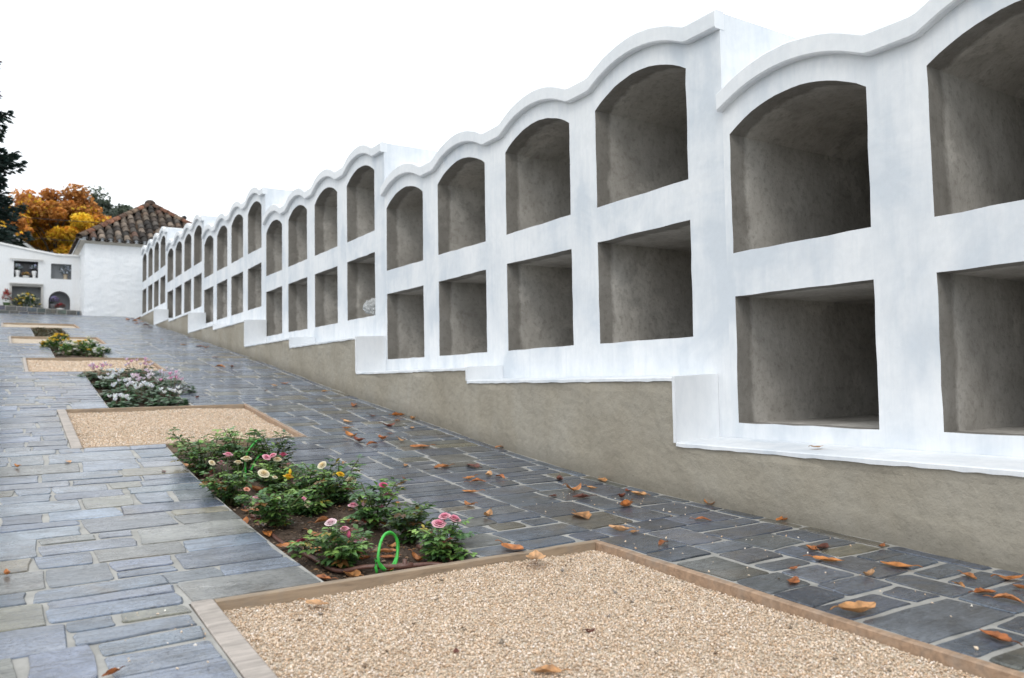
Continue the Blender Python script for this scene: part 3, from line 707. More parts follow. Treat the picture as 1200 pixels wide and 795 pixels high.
PET = {'p': ((.88,.50,.57),(.80,.27,.39)), 'd': ((.68,.14,.26),(.50,.06,.15)), 'c': ((.82,.75,.56),(.78,.62,.34)), 'y': ((.85,.60,.045),(.80,.42,.02)),
       'w': ((.83,.66,.69),(.80,.55,.60)), 'o': ((.74,.38,.28),(.6,.22,.12)), 'r': ((.22,.012,.035),(.12,.006,.02))}
def rose(mb, c, rad, key, face):
    """cupped rose: spiral rings of overlapping petals around a tight centre"""
    out, inn = PET[key]; face = face.normalized(); q = face.to_track_quat('Z', 'Y')
    for k, (n, r0, r1, h, w) in enumerate(((3,.02,.20,1.0,.9),(3,.08,.36,1.02,1.0),(4,.16,.54,.98,1.0),(5,.25,.74,.90,1.02),(5,.30,.98,.72,1.05))):
        for i in range(n):
            a0 = 6.283*(i+.37*k)/n+R.uniform(-.15,.15); wd = 6.283/n*w*.72; vs = []; cs = []; rr = R.uniform(.92,1.08)
            f = k/4; col = tuple(inn[e]*(1-f)+out[e]*f for e in range(3)); k2 = R.uniform(.9,1.08)
            for v in (0,.4,.75,1):
                for u in (-1,-.5,0,.5,1):
                    a = a0+u*wd*(.45+.55*math.sin(math.pi*min(.62, .18+.5*v)))
                    rd = (r0+(r1-r0)*(v**(1.5 if k < 3 else 1.1)))*rr; z = h*(math.sin(v*1.57)**.8)-(.0+.14*v*v*(k > 2))-.06*abs(u)*v
                    vs.append(c+q@Vector((rd*math.cos(a), rd*math.sin(a), z*.85-.25))*rad)
                    cs.append(tuple(x*k2*(1-.12*(1-v)) for x in col))
            mb.add(vs, [(i_*5+j, i_*5+j+1, i_*5+j+6, i_*5+j+5) for i_ in range(3) for j in range(4)], cs)
def bud(mb, c, rad, key):
    col = PET[key][0]; mb.lathe([(.05*rad,-.9*rad),(.5*rad,-.5*rad),(.62*rad,0),(.4*rad,.6*rad),(.05*rad,1.1*rad)], tuple(c), 8, col)
RL = ['leafy rose bush without flowers, at the back left corner of the rose bed',
 'tall rose bush at the back of the rose bed with a green tie in it',
 'thin dark-leaved rose bush at the back right of the rose bed',
 'rose bush by the left pipe with pink buds and two cream blooms',
 'rose bush with three pink roses in a row and one cream rose',
 'rose bush with the big yellow rose in the middle of the bed',
 'large dense rose bush at the left pipe with one pink bloom on its left',
 'rose bush with large faded cream rose at the right edge of the bed',
 'rose bush with a round pink rose on its right, above the green hose coil',
 'low rose bush at the bed front left of the hose coil, pale pink blooms',
 'dark reddish rose bush without flowers between the hose coil and the pink trio',
 'rose bush at the front right corner topped by three pink roses',
 'small sparse rose bush in mid bed with one ragged cream bloom',
 'low stem with one dark red rose near the ground by the front pipe']
for bi, (bx, bt, bz, H, Wd, flowers) in enumerate(ROSES):
    bz = soil_h(bx, bt)-.01; Wd *= 1.38; H *= .92
    top = max([H]+[f[2]-bz for f in flowers if bi not in (2,)])
    root = thing('rose_bush', RL[bi], 'rose bush', (bx, bt, bz), 'rose bushes in the front bed')
    st, fo = MB(), MB(); O = Vector((0,0,0)); big = H > .1
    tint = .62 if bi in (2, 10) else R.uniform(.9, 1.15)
    tips = []
    nc = 13 if Wd > .28 else (10 if big else 3)
    for i in range(nc):
        a = 6.283*i/nc+R.uniform(-.4,.4); rad = Wd*.5*R.uniform(.35, .95); h = H*R.choice([.45,.6,.75,.85,.95,1.08])*R.uniform(.9,1.08)
        if bi in (0, 1, 2) and i < 3: h = H*R.uniform(.92, 1.08)
        tip = Vector((rad*math.cos(a), rad*math.sin(a), h)); mid = tip*.5+Vector((0,0,.12*h))
        pts = [O, tip*.22+Vector((0,0,.10*h)), mid, tip]
        st.tube(pts, [.0045,.0036,.0028,.0018], 5, (.085,.075,.035) if i % 3 else (.12,.14,.05)); tips.append(tip)
        n = int((13 if big else 5)*R.uniform(.85, 1.2))
        for j in range(n):
            f = .12+.88*(j+R.random())/n
            p = (O.lerp(mid, f/.5) if f < .5 else mid.lerp(tip, (f-.5)/.5))+Vector((0,0,.04*H*math.sin(f*3)))
            d = (rnd_dir(-.15,.6)+Vector((math.cos(a),math.sin(a),.1))*.35).normalized()
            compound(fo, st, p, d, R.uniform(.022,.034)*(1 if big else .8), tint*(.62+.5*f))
    flo = []
    for fx, ft, fz, key, sz in flowers:
        c = Vector((fx-bx, ft-bt, fz-bz-.008))
        if c.z < .05: c.z = .05
        base = min(tips, key=lambda t_: (t_-c).length)*.62
        st.tube([base, (base+c)/2+Vector((0,0,.01)), c+Vector((0,0,-.008))], [.0026,.002,.0018], 5, (.09,.14,.05))
        fm = MB()
        if sz < .6: bud(fm, c, .011+.006*sz, key)
        else: rose(fm, c, .0230*sz*R.uniform(.95,1.1), key, Vector((R.uniform(-.6,.3), R.uniform(-.8,.0), R.uniform(.7,1.2))))
        flo.append(fm)
        for j in range(3): compound(fo, st, base.lerp(c, R.uniform(.3,.8)), rnd_dir(-.1,.4), R.uniform(.017,.025), tint)
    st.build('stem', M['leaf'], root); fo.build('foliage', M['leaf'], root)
    for fm in flo: fm.build('flower', M['petal'], root, True)

CL = ['pink and white cyclamen at the back left corner of the second flower bed','white cyclamen behind the middle of the second flower bed','pink cyclamen at the back right of the second flower bed',
 'white cyclamen at the left edge of the second bed, mid-way down','pale pinkish cyclamen at the right edge of the second bed, behind the pink front one','white cyclamen at the front of the second bed, lowest one',
 'pale pink cyclamen at the front right corner of the second bed','small white cyclamen low at the left edge of the second bed','white cyclamen at the front of the second bed, right of the lowest one','pinkish white cyclamen in the centre of the second bed','tiny white cyclamen in the front left corner of the second bed']
for i, (bx, bt, bz, H, Wd, key) in enumerate(CYCLAMEN):
    bz = soil_h(bx, bt)-.008; H *= .80; root = thing('cyclamen', CL[i], 'cyclamen', (bx, bt, bz), 'cyclamen in the second bed'); st, fo = MB(), MB()
    for j in range(190):
        a = R.uniform(0, 6.283); r = Wd*.60*math.sqrt(R.random()); h = H*.80*(1-.5*(r/(Wd*.60))**2)*R.uniform(.35, 1.0)
        p = Vector((r*math.cos(a), r*math.sin(a), h)); d = Vector((math.cos(a), math.sin(a), R.uniform(-.25,.35)))
        if j % 3 == 0: st.tube([Vector((0,0,.005)), p*.5+Vector((0,0,.02)), p], .0014, 4, (.12,.10,.05), False)
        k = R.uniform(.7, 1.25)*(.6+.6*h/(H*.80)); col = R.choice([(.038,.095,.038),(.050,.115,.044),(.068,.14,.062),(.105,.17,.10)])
        leaflet(fo, p, d, Vector((R.uniform(-.3,.3),R.uniform(-.3,.3),1)), R.uniform(.035,.052), R.uniform(.035,.050), tuple(c*k for c in col), -.15, .25)
    n = R.randint(11, 15) if key != 'w' or i in (1,) else R.randint(9, 13)
    for j in range(n):
        a = R.uniform(0, 6.283); r = Wd*.40*math.sqrt(R.random()); h = H*R.uniform(.72, 1.12)
        c = Vector((r*math.cos(a), r*math.sin(a), h)); st.tube([c*.25, c*.7, c], .0014, 4, (.20,.12,.08), False); fm = MB()
        if key == 'w': col = (.84,.84,.86)
        elif key == 'pk': col = R.choice([(.80,.42,.60),(.82,.60,.72),(.84,.76,.82)])
        else: col = R.choice([(.82,.70,.78),(.84,.80,.84)])
        for q in range(5):
            b = 6.283*q/5+R.uniform(-.3,.3); d = Vector((.55*math.cos(b), .55*math.sin(b), 1)).normalized()
            leaflet(fm, c, d, Vector((math.cos(b), math.sin(b), -.3)), R.uniform(.028,.040), R.uniform(.018,.025), tuple(x*R.uniform(.9,1.03) for x in col), .2, -.15)
        fm.build('flower', M['petal'], root)
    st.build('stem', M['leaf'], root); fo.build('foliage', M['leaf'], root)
ML = ['yellow chrysanthemum at the left edge of the third flower bed','tallest yellow chrysanthemum at the back of the third flower bed','white chrysanthemum at the front left of the third bed',
 'yellowish chrysanthemum in the middle of the third flower bed','white chrysanthemum at the back right of the third bed','small white chrysanthemum at the front right corner of the third bed']
for i, (bx, bt, bz, H, Wd, key) in enumerate(MUMS):
    bz = soil_h(bx, bt)-.008; root = thing('chrysanthemum', ML[i], 'chrysanthemum', (bx, bt, bz), 'chrysanthemums in the third bed'); st, fo = MB(), MB()
    for j in range(230):
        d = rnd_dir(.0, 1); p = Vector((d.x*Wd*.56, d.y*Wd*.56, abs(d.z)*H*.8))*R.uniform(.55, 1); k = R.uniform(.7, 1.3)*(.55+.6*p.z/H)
        leaflet(fo, p, (d+rnd_dir(-.5,.5)*.7), Vector((0,0,1)), R.uniform(.035,.06), R.uniform(.022,.034), tuple(c*k for c in R.choice(GREENS)), .2, .2)
    for j in range(7): d = rnd_dir(.4, 1); st.tube([O, Vector((d.x*Wd*.35, d.y*Wd*.35, d.z*H*.75))], .003, 5, (.08,.08,.03))
    for j in range(R.randint(15, 20)):
        d = rnd_dir(.1, 1); c = Vector((d.x*Wd*.48, d.y*Wd*.48, d.z*H*R.uniform(.8,1.05))); fm = MB()
        col = R.choice([(.80,.62,.10),(.82,.74,.35),(.75,.52,.06)]) if key == 'y' else R.choice([(.82,.82,.80),(.80,.78,.66)])
        for q in range(16):
            b = 6.283*q/8; tilt = .25 if q < 8 else .9; dd = Vector((math.cos(b), math.sin(b), tilt)).normalized()
            leaflet(fm, c, dd, Vector((0,0,1)), R.uniform(.036,.046), .024, col, .1, .1)
        fm.build('flower', M['petal'], root)
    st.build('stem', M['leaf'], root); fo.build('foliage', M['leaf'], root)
# low ground cover in the fourth bed
x0, x1, t0, t1 = BEDS[3]; mb = MB()
for i in range(2600):
    x, t = R.uniform(x0+.02, x1-.02), R.uniform(t0+.04, t1-.04); k = R.uniform(.6, 1.2)
    leaflet(mb, Vector((x, t, soil_h(x, t)+R.uniform(0,.045))), rnd_dir(-.1,.8), Vector((0,0,1)), R.uniform(.03,.055), R.uniform(.014,.026), tuple(c*k for c in R.choice([(.06,.075,.025),(.10,.085,.03),(.05,.07,.03),(.13,.09,.04),(.11,.06,.03)])))
kind(mb.build('ground_cover', M['leaf']), 'stuff')
# crumbs of bark and leaf bits on the open soil
mb = MB()
for x0, x1, t0, t1 in BEDS[:2]:
    for i in range(3200):
        x, t = R.uniform(x0+.01, x1-.01), R.uniform(t0+.01, t1-.01); L = R.uniform(.006,.022)
        leaflet(mb, Vector((x, t, soil_h(x, t)+.006)), rnd_dir(-.1,.3), Vector((R.uniform(-.5,.5),R.uniform(-.5,.5),1)), L, L*R.uniform(.3,.7), R.choice([(.10,.065,.04),(.17,.105,.06),(.06,.042,.03),(.24,.13,.06),(.27,.20,.14)]))
kind(mb.build('soil_litter', M['dry_leaf']), 'stuff')

# ------------------------------------------------------------------ hoses
def smooth_path(pts, n=8):
    out = []
    for i in range(len(pts)-1):
        p0, p1, p2, p3 = (Vector(pts[max(0,i-1)]), Vector(pts[i]), Vector(pts[i+1]), Vector(pts[min(len(pts)-1,i+2)]))
        for k in range(n):
            s = k/n; out.append(.5*((2*p1)+(p2-p0)*s+(2*p0-5*p1+4*p2-p3)*s*s+(3*p1-p0-3*p2+p3)*s**3))
    out.append(Vector(pts[-1])); return out
root = thing('drip_hose', 'brown drip irrigation pipe lying round the edge of the rose bed', 'irrigation pipe', (HOSE[0][0], HOSE[0][1], soil_h(*HOSE[0])))
P0 = Vector(root.location)
hp = HOSE+[(1.345,2.535),(1.375,2.60),(1.372,2.85)]
path = smooth_path([Vector((x, t, soil_h(x, t)+.012+(.010 if t < 2.7 else .004*math.sin(t*5))))-P0 for x, t in hp])
mb = MB(); mb.tube(path, .0082, 8); mb.build('pipe', M['drip_pipe'], root, True)
c = Vector((1.196, 2.588, soil_h(1.196,2.588)+.024))-P0
mb = MB(); mb.tube([c+Vector((0,0,-.035)), c+Vector((0,0,.024))], .0085, 8); mb.tube([c+Vector((-.028,.006,0)), c+Vector((.028,-.006,0))], .0105, 8); mb.build('connector', M['drip_pipe'], root, True)
for p in (path[20], path[34]):
    mb = MB(); mb.tube([p+Vector((-.001,-.010,0)), p+Vector((.001,.010,0))], .0102, 8); mb.build('clip', M['black_stone'], root, True)
pts = []
for i in range(46):
    a = -2.4+i/45*6.283*1.62; r = .058+.005*math.sin(i*.5)
    pts.append(Vector((1.152+r*math.cos(a)*.93, 2.625+.012*math.sin(a*1.0)+.010*i/45+.035*math.cos(a), -.598+r*math.sin(a)*1.02)))
P0 = Vector((1.152, 2.625, soil_h(1.152, 2.625)))
mb = MB(); tail = [Vector((1.098,2.60,soil_h(1.098,2.60)-.01)), Vector((1.090,2.60,-.615))]
mb.tube([p-P0 for p in smooth_path(tail+pts[2:], 2)], .0052, 8)
o = mb.build('hose_coil', M['green_hose'], None, True, tuple(P0)); tag(o, 'bright green hose coiled into an upright ring at the front of the rose bed', 'hose')
P0 = Vector((1.13, 4.50, soil_h(1.13, 4.50)))
mb = MB(); mb.tube([p-P0 for p in smooth_path([P0, P0+Vector((.0,-.01,.13)), P0+Vector((.05,-.02,.205)), P0+Vector((.075,-.03,.215))])], .006, 8)
mb.tube([p-P0 for p in smooth_path([P0+Vector((.02,-.03,.05)), P0+Vector((.07,-.04,.135)), P0+Vector((.13,-.04,.10))])], .006, 8)
o = mb.build('hose_end', M['green_hose'], None, True, tuple(P0)); tag(o, 'short green hose end sticking up among the rose leaves at the back of bed', 'hose')

# crumpled clear bag hanging over the sill of a lower niche
bm = bmesh.new(); bmesh.ops.create_icosphere(bm, subdivisions=4, radius=1)
rr = random.Random(3); ph = [(rnd_dir(-1,1), rr.uniform(3,9), rr.uniform(0,6)) for _ in range(16)]
for v in bm.verts:
    n = v.co.normalized(); k = 1+sum(.075*abs(math.sin(f*n.dot(d)+p)) for d, f, p in ph)-.55
    v.co = Vector((n.x*.10*k, n.y*.125*k+.05*n.z*n.y, n.z*.072*k))
me = bpy.data.meshes.new('plastic_bag'); bm.to_mesh(me); bm.free(); me.materials.append(M['plastic'])
zmin = min(v.co.z for v in me.vertices)
o = bpy.data.objects.new('plastic_bag', me); COL.objects.link(o); o.location = (XW+.085, 7.56, .660+.003-zmin)
tag(o, 'crumpled clear plastic bag lying on the sill of a lower niche', 'plastic bag')
# ------------------------------------------------------------------ chapel
CX0, CX1, CT0, CT1 = 1.80, 5.53, 24.0, 27.73
ZE = 3.93                                           # eave height
root = thing('chapel', 'small white chapel with a brown tiled pyramid roof at the top of the path', 'chapel', ((CX0+CX1)/2, CT0, g(CT0)))
P0 = Vector(root.location)
mb = MB(); cor = [(CX0,CT0),(CX1,CT0),(CX1,CT1),(CX0,CT1)]
from mathutils import noise as MN
def lump(a, z):
    return .016*MN.noise((a*.8,z*.9,1.7))+.007*MN.noise((a*5,z*12,4.1))+.007*MN.noise((a*13,z*19,9.3))
for k in range(4):
    p, q = cor[k], cor[(k+1)%4]; nx_, nt_ = (q[1]-p[1])/3.73, -(q[0]-p[0])/3.73; n, m = 90, 60; vs = []; fs = []
    for i in range(n+1):
        for j in range(m+1):
            s = i/n; z = g(CT0)-.3+(ZE+.02-g(CT0)+.3)*j/m; d = lump(s*3.73+k*5, z) if 0 < i < n else 0
            vs.append((p[0]+(q[0]-p[0])*s+nx_*d-P0.x, p[1]+(q[1]-p[1])*s+nt_*d-P0.y, z-P0.z))
    for i in range(n):
        for j in range(m): a = i*(m+1)+j; fs.append((a, a+m+1, a+m+2, a+1))
    mb.add(vs, fs)
mb.build('wall', M['chapel'], root, True)
AP = Vector(((CX0+CX1)/2, (CT0+CT1)/2, 5.40)); OV = .13
EC = [Vector((CX0-OV,CT0-OV,ZE)),Vector((CX1+OV,CT0-OV,ZE)),Vector((CX1+OV,CT1+OV,ZE)),Vector((CX0-OV,CT1+OV,ZE))]
TILES = [tuple(v*.85 for v in c) for c in ((.060,.045,.036),(.045,.038,.032),(.095,.066,.048),(.15,.095,.060),(.20,.145,.098),(.26,.19,.135),(.085,.07,.058),(.17,.085,.052),(.12,.10,.082))]
def tile_piece(mb, p, up, side, n, L, r, col, k0=1.0, k1=.8):
    vs = []; cs = []; S = 8
    for f, rr in ((0, k0), (.5, (k0+k1)/2), (1, k1)):
        for i in range(S+1):
            a = math.pi*i/S; vs.append(p+up*(L*f)+side*(math.cos(a)*r*rr)+n*(math.sin(a)*r*rr*.95)); cs.append(tuple(c*(1 if f else .8) for c in col))
    S1 = S+1
    for i in range(S1): a = math.pi*i/S; vs.append(p+side*(math.cos(a)*r*.82)+n*(math.sin(a)*r*.78)); cs.append((.03,.025,.02))
    fs = [(q*S1+i, q*S1+i+1, (q+1)*S1+i+1, (q+1)*S1+i) for q in range(2) for i in range(S)]+[(i, i+1, 3*S1+i+1, 3*S1+i) for i in range(S)]
    mb.add([v-P0 for v in vs], fs, cs)
tiles, plugs = MB(), MB()
for k in range(4):
    A, B = EC[k], EC[(k+1)%4]; side = (B-A).normalized(); W = (B-A).length; mid = (A+B)/2; up = (AP-mid); SL_ = up.length; up.normalize(); n = side.cross(up).normalized()
    if n.z < 0: n = -n
    tiles.add([v-P0 for v in (A+n*-.015, B+n*-.015, AP+n*-.015)], [(0,1,2)], (.05,.04,.033))
    nc = int(W/.205); cw = W/nc
    for i in range(nc):
        u = (i+.5)*cw; ext = SL_*(1-abs(u-W/2)/(W/2)); rows = int(ext/.27)+1
        for j in range(rows):
            v = j*.27-.03
            if v > ext-.05: break
            p = A+side*(u+jit(.010))+up*v+n*(.022+jit(.006)); c = R.choice(TILES); kk = R.uniform(.75,1.2)
            if R.random() < .18: c = TILES[5]
            gy = sum(c)/3; tile_piece(tiles, p, (up+side*jit(.03)).normalized(), side, n, min(.37, ext-v+.08), .088, tuple((x*.72+gy*.28)*kk*.92 for x in c))
            # trough tile between the covers
            if i < nc-1:
                q = A+side*((i+1)*cw)+up*(v-.05)+n*.045; c2 = R.choice(TILES[:4]); tile_piece(tiles, q, up, side, n*-.55, min(.34, ext-v), .075, tuple(x*.6 for x in c2))
        pc = A+side*u+n*.012+up*.012
        vs = [pc-P0]+[pc+side*(math.cos(math.pi*q/8)*.074)+n*(math.sin(math.pi*q/8)*.070+.006)-up*.0-P0 for q in range(9)]
        plugs.add(vs, [(0, q, q+1) for q in range(1, 9)], (.62,.60,.56))
        if i < nc:
            q0 = A+side*(i*cw)+n*-.02; plugs.add([q0-P0, q0+side*cw-P0, q0+side*cw+n*.035-P0, q0+n*.035-P0], [(0,1,2,3)], (.55,.53,.49))
for k in range(4):                                   # hip rows
    A = EC[k]; d = AP-A; L = d.length; d.normalize(); s = d.cross(Vector((0,0,1))).normalized(); n = s.cross(d).normalized()
    if n.z < 0: n = -n
    v = 0
    while v < L-.12:
        c = R.choice([(.22,.10,.06),(.17,.08,.05),(.12,.085,.06),(.17,.12,.085),(.10,.06,.042)]); tile_piece(tiles, A+d*v+n*.055, d, s, n, .37, .105, c); v += .28
tiles.lathe([(.16,-.02),(.15,.06),(.09,.12),(.0,.14)], tuple(AP+Vector((0,0,.06))-P0), 12, (.07,.05,.04))
tiles.build('roof', M['tile'], root, True)
plugs.build('eave_mortar', M['chapel'], root)
mb = MB()
for k in range(4):                                    # plaster cornice board below the overhang
    A, B = EC[k], EC[(k+1)%4]; s = (B-A).normalized(); ninw = Vector((-s.y, s.x, 0))
    vs = []
    for p in (A, B):
        e = s if p is A else -s
        for o_, z in ((.02,-.045),(.02,-.018),(.16,.0),(.16,-.10)): vs.append(p+ninw*o_+e*o_+Vector((0,0,z))-P0)
    mb.add(vs, [(0,4,5,1),(1,5,6,2),(3,7,4,0),(0,1,2,3),(7,6,5,4)], (.50,.46,.40))
mb.build('eave', M['paint'], root)
mb = MB(); q = Vector((4.55, 25.4, 4.72))-P0; mb.tube([q, q+Vector((0,0,.34))], .035, 8, (.02,.02,.02)); mb.lathe([(.07,.30),(.075,.36),(.02,.40)], tuple(q), 10, (.02,.02,.02)); mb.build('vent_pipe', M['paint'], root)

# ------------------------------------------------------------------ old niche wall closing the path on the left
TW = 25.5
root = thing('niche_wall', 'old white cemetery wall with four decorated niches, left of the chapel', 'niche wall', (0, TW, g(TW)))
P0 = Vector(root.location)
bm = bmesh.new(); edges = []
def loop2(pts):
    vs = [bm.verts.new((x-P0.x, TW-P0.y, z-P0.z)) for x, z in pts]
    for i in range(len(vs)): edges.append(bm.edges.new((vs[i], vs[(i+1)%len(vs)])))
def arch_loop(x0, x1, z0, z1):
    r = (x1-x0)/2; c = (x0+x1)/2; return [(x0,z0),(x1,z0)]+[(c+r*math.cos(math.pi*i/14), z1-r+r*math.sin(math.pi*i/14)) for i in range(15)]
HOL = [[(.20,3.02),(.77,3.02),(.77,3.47),(.20,3.47)], [(1.08,3.02),(1.58,3.02),(1.58,3.45),(1.08,3.45)], [(.16,2.12),(.85,2.12),(.85,2.78),(.16,2.78)], arch_loop(1.03,1.56,2.12,2.68),
       [(-.85,3.02),(-.28,3.02),(-.28,3.47),(-.85,3.47)], [(-.90,2.12),(-.24,2.12),(-.24,2.78),(-.90,2.78)]]
topl = [(1.795,3.70),(1.20,3.70),(.55,3.80),(-.13,3.92),(-.9,4.02),(-2.2,3.80),(-2.9,3.70),(-5.0,3.70)]
loop2([(-5.0,1.6),(1.795,1.6)]+topl)
for h in HOL: loop2(h)
bmesh.ops.triangle_fill(bm, use_beauty=True, edges=edges)
for (x0, z0), (x1, z1) in zip(topl, topl[1:]):
    bm.faces.new([bm.verts.new((x-P0.x, y-P0.y, z-P0.z)) for x, y, z in ((x0,TW,z0),(x1,TW,z1),(x1,TW+1.9,z1),(x0,TW+1.9,z0))])
for x in (-5.0, 1.795):
    bm.faces.new([bm.verts.new((x-P0.x, y-P0.y, z-P0.z)) for y, z in ((TW,1.6),(TW+1.9,1.6),(TW+1.9,3.70),(TW,3.70))])
bmesh.ops.recalc_face_normals(bm, faces=bm.faces)
me = bpy.data.meshes.new('wall'); bm.to_mesh(me); bm.free(); me.materials.append(M['old_white']); o = bpy.data.objects.new('wall', me); COL.objects.link(o); o.parent = root
mb = MB()
for (x0, z0), (x1, z1) in zip(topl, topl[1:]):        # thin coping
    a = [(x0,TW-.035,z0-.02),(x0,TW-.035,z0+.03),(x0,TW+1.9,z0+.035),(x1,TW-.035,z1-.02),(x1,TW-.035,z1+.03),(x1,TW+1.9,z1+.035)]
    mb.add([tuple(Vector(p)-P0) for p in a]+[tuple(Vector((x0,TW+.02,z0-.02))-P0), tuple(Vector((x1,TW+.02,z1-.02))-P0)], [(0,1,4,3),(1,2,5,4),(0,3,7,6)], (.80,.80,.79))
mb.build('coping', M['paint'], root)
for i, h in enumerate(HOL):
    dep = [.30,.16,.30,.34,.2,.3][i]; n = len(h); vs = [(x-P0.x, TW+d-P0.y, z-P0.z) for d in (0, dep) for x, z in h]
    fs = [(k, (k+1)%n, n+(k+1)%n, n+k) for k in range(n)]; mb = MB(); mb.add(vs, fs, [(.10,.10,.11),(.5,.5,.5),(.62,.61,.60),(.55,.55,.55),(.5,.5,.5),(.6,.6,.6)][i]); mb.build('niche', M['paint'], root)
    mat = M['black_stone'] if i in (0, 5) else M['grey_stone']
    mesh_obj('plaque', [(x-P0.x, TW+dep-.002-P0.y, z-P0.z) for x, z in h], [tuple(range(n))], mat, root)
mb = MB(); x0, x1, z0, z1 = .16, .85, 2.12, 2.78          # raised grey stone frame round the lower left niche
for a in ((x0-.05,x0,z0,z1+.05),(x1,x1+.05,z0,z1+.05),(x0,x1,z1,z1+.05)): mb.box(a[0]-P0.x, a[1]-P0.x, TW-.025-P0.y, TW-.003-P0.y, a[2]-P0.z, a[3]-P0.z, (.45,.44,.42))
mb.build('stone_frame', M['paint'], root)
mb = MB()
for z in (2.83, 3.50): mb.box(.10-P0.x, .90-P0.x, TW-.07-P0.y, TW-.027-P0.y, z+.002-P0.z, z+.025-P0.z, (.50,.49,.47))
mb.build('lintel_shelf', M['paint'], root)
o = root
mb = MB(); mb.lathe([(.0,0),(.03,0),(.035,.03),(.02,.06),(0,.065)], (0,0,0), 10, (.05,.05,.05)); tag(mb.build('wall_lamp', M['paint'], None, True, (1.10, TW+.02, 3.738)), 'small dark lamp on top of the old niche wall', 'lamp')

# slate kerb and the flower strip behind it
KT = 24.85; root = thing('stone_kerb', 'low kerb of dark slate blocks at the foot of the old niche wall', 'kerb', (0, KT, g(KT))); P0 = Vector(root.location)
def ktop(x): return 2.185-.052*x if x > -1 else 2.237
mb = MB(); vs = []
for x in (-4.0, -1.0, 1.78):
    vs += [(x, KT+.012, g(KT)-.25), (x, KT+.012, ktop(x)-.002), (x, KT+.30, ktop(x)-.002), (x, KT+.30, g(KT)-.25)]
mb.add([tuple(Vector(v)-P0) for v in vs], [(0,4,5,1),(1,5,6,2),(2,6,7,3),(4,8,9,5),(5,9,10,6),(6,10,11,7),(8,11,10,9),(0,1,2,3)], (.30,.29,.27)); mb.build('mortar', M['paint'], root)
mb = MB(); x = -3.95
for row in range(2):
    x = -3.95+row*.11
    while x < 1.74:
        w = R.uniform(.16,.27); w = min(w, 1.765-x)
        if w > .05:
            top = ktop(x+w/2)-.018-row*.125; mb.box(x+.012-P0.x, x+w-.012-P0.x, KT-P0.y, KT+.1-P0.y, top-.105-P0.z, top-P0.z, tuple(c*R.uniform(.6,1.1) for c in R.choice([(.055,.060,.075),(.07,.075,.09),(.09,.075,.06)])))
        x += w
mb.build('slate_blocks', M['slate'], root)
kind(mesh_obj('planting_strip', [(-4,KT+.301,2.16),(1.78,KT+.301,2.06),(1.78,TW-.002,2.075),(-4,TW-.002,2.17)], [(0,1,2,3)], M['soil']), 'structure')

# flowers at the old niches
def bouquet(mb, c, r, n, cols, sq=1.0, L=.05, W=.035):
    for i in range(n):
        d = rnd_dir(-.4, 1); p = Vector(c)+Vector((d.x*r, d.y*r*.6, d.z*r*sq))*R.uniform(.4, 1); col = R.choice(cols)
        leaflet(mb, p, d+rnd_dir()*.4, Vector((0,0,1)), L*R.uniform(.7,1.2), W, tuple(x*R.uniform(.8,1.1) for x in col))
GRN = [(.04,.09,.03),(.06,.12,.04),(.03,.07,.03)]
def potted(name, label, cat, loc, pot_prof, pot_col, fl_c, r, n_fl, fl_cols, n_lf, sq=1.0, group=None, hang=0):
    root = thing(name, label, cat, loc, group); mb = MB(); mb.lathe(pot_prof, (0,0,0), 14, pot_col); mb.build('pot', M['paint'], root, True)
    lf = MB(); bouquet(lf, fl_c, r*1.05, n_lf, GRN, sq); lf.build('foliage', M['leaf'], root)
    fl = MB(); bouquet(fl, Vector(fl_c)+Vector((0,-.02,.015)), r, n_fl, fl_cols, sq); fl.build('blooms', M['petal'], root)
    return root
vase = [(0,0),(.055,0),(.045,.02),(.04,.05),(.06,.13),(.065,.19),(.05,.2)]
WHT = [(.80,.82,.85),(.70,.74,.82),(.55,.62,.75)]
potted('flower_vase', 'white vase of white flowers at the left of the black niche', 'vase', (.285,TW+.10,3.021), vase, (.78,.78,.78), (0,-.02,.27), .105, 70, WHT, 25, .7, 'white vases in the black niche')
potted('flower_vase', 'white vase of white flowers at the right of the black niche', 'vase', (.685,TW+.10,3.021), vase, (.78,.78,.78), (0,-.02,.27), .105, 70, WHT, 25, .7, 'white vases in the black niche')
potted('flower_bowl', 'low white bowl with golden flowers between the two white vases', 'flower bowl', (.485,TW+.10,3.021), [(0,0),(.06,0),(.085,.05),(.075,.055)], (.70,.69,.66), (0,-.01,.09), .085, 55, [(.65,.42,.16),(.75,.55,.25),(.5,.3,.1)], 15, .35)
root = thing('wreath', 'round white wreath standing in the grey upper right niche', 'wreath', (1.44,TW+.10,3.021)); mb = MB(); lf = MB()
for i in range(170):
    a = R.uniform(0, 6.283); q = rnd_dir(); p = Vector((.095*math.cos(a), 0, .245+.095*math.sin(a)))+q*.038
    leaflet(mb if R.random() < .72 else lf, p, q+rnd_dir()*.5, Vector((0,0,1)), .05, .03, R.choice(WHT) if True else None)
mb.build('blooms', M['petal'], root)
for i in range(0, len(lf.c)): lf.c[i] = (.05,.08,.05)
lf.build('foliage', M['leaf'], root); mb = MB(); mb.lathe([(0,0),(.06,0),(.05,.02),(.045,.10),(.06,.15)], (0,0,0), 12, (.40,.33,.24)); mb.build('stand', M['paint'], root, True)
root = thing('flower_arrangement', 'large heap of yellow and white flowers before the lower left niche', 'flowers', (.50,25.28,2.13)); lf, fl = MB(), MB()
for i in range(420):
    d = rnd_dir(0, 1); p = Vector((d.x*.38, d.y*.16, d.z*.42))*R.uniform(.5,1); leaflet(lf, p, d+rnd_dir()*.7, Vector((0,0,1)), .085, .032, tuple(c*R.uniform(.6,1.2) for c in R.choice(GRN+[(.09,.11,.03)])))
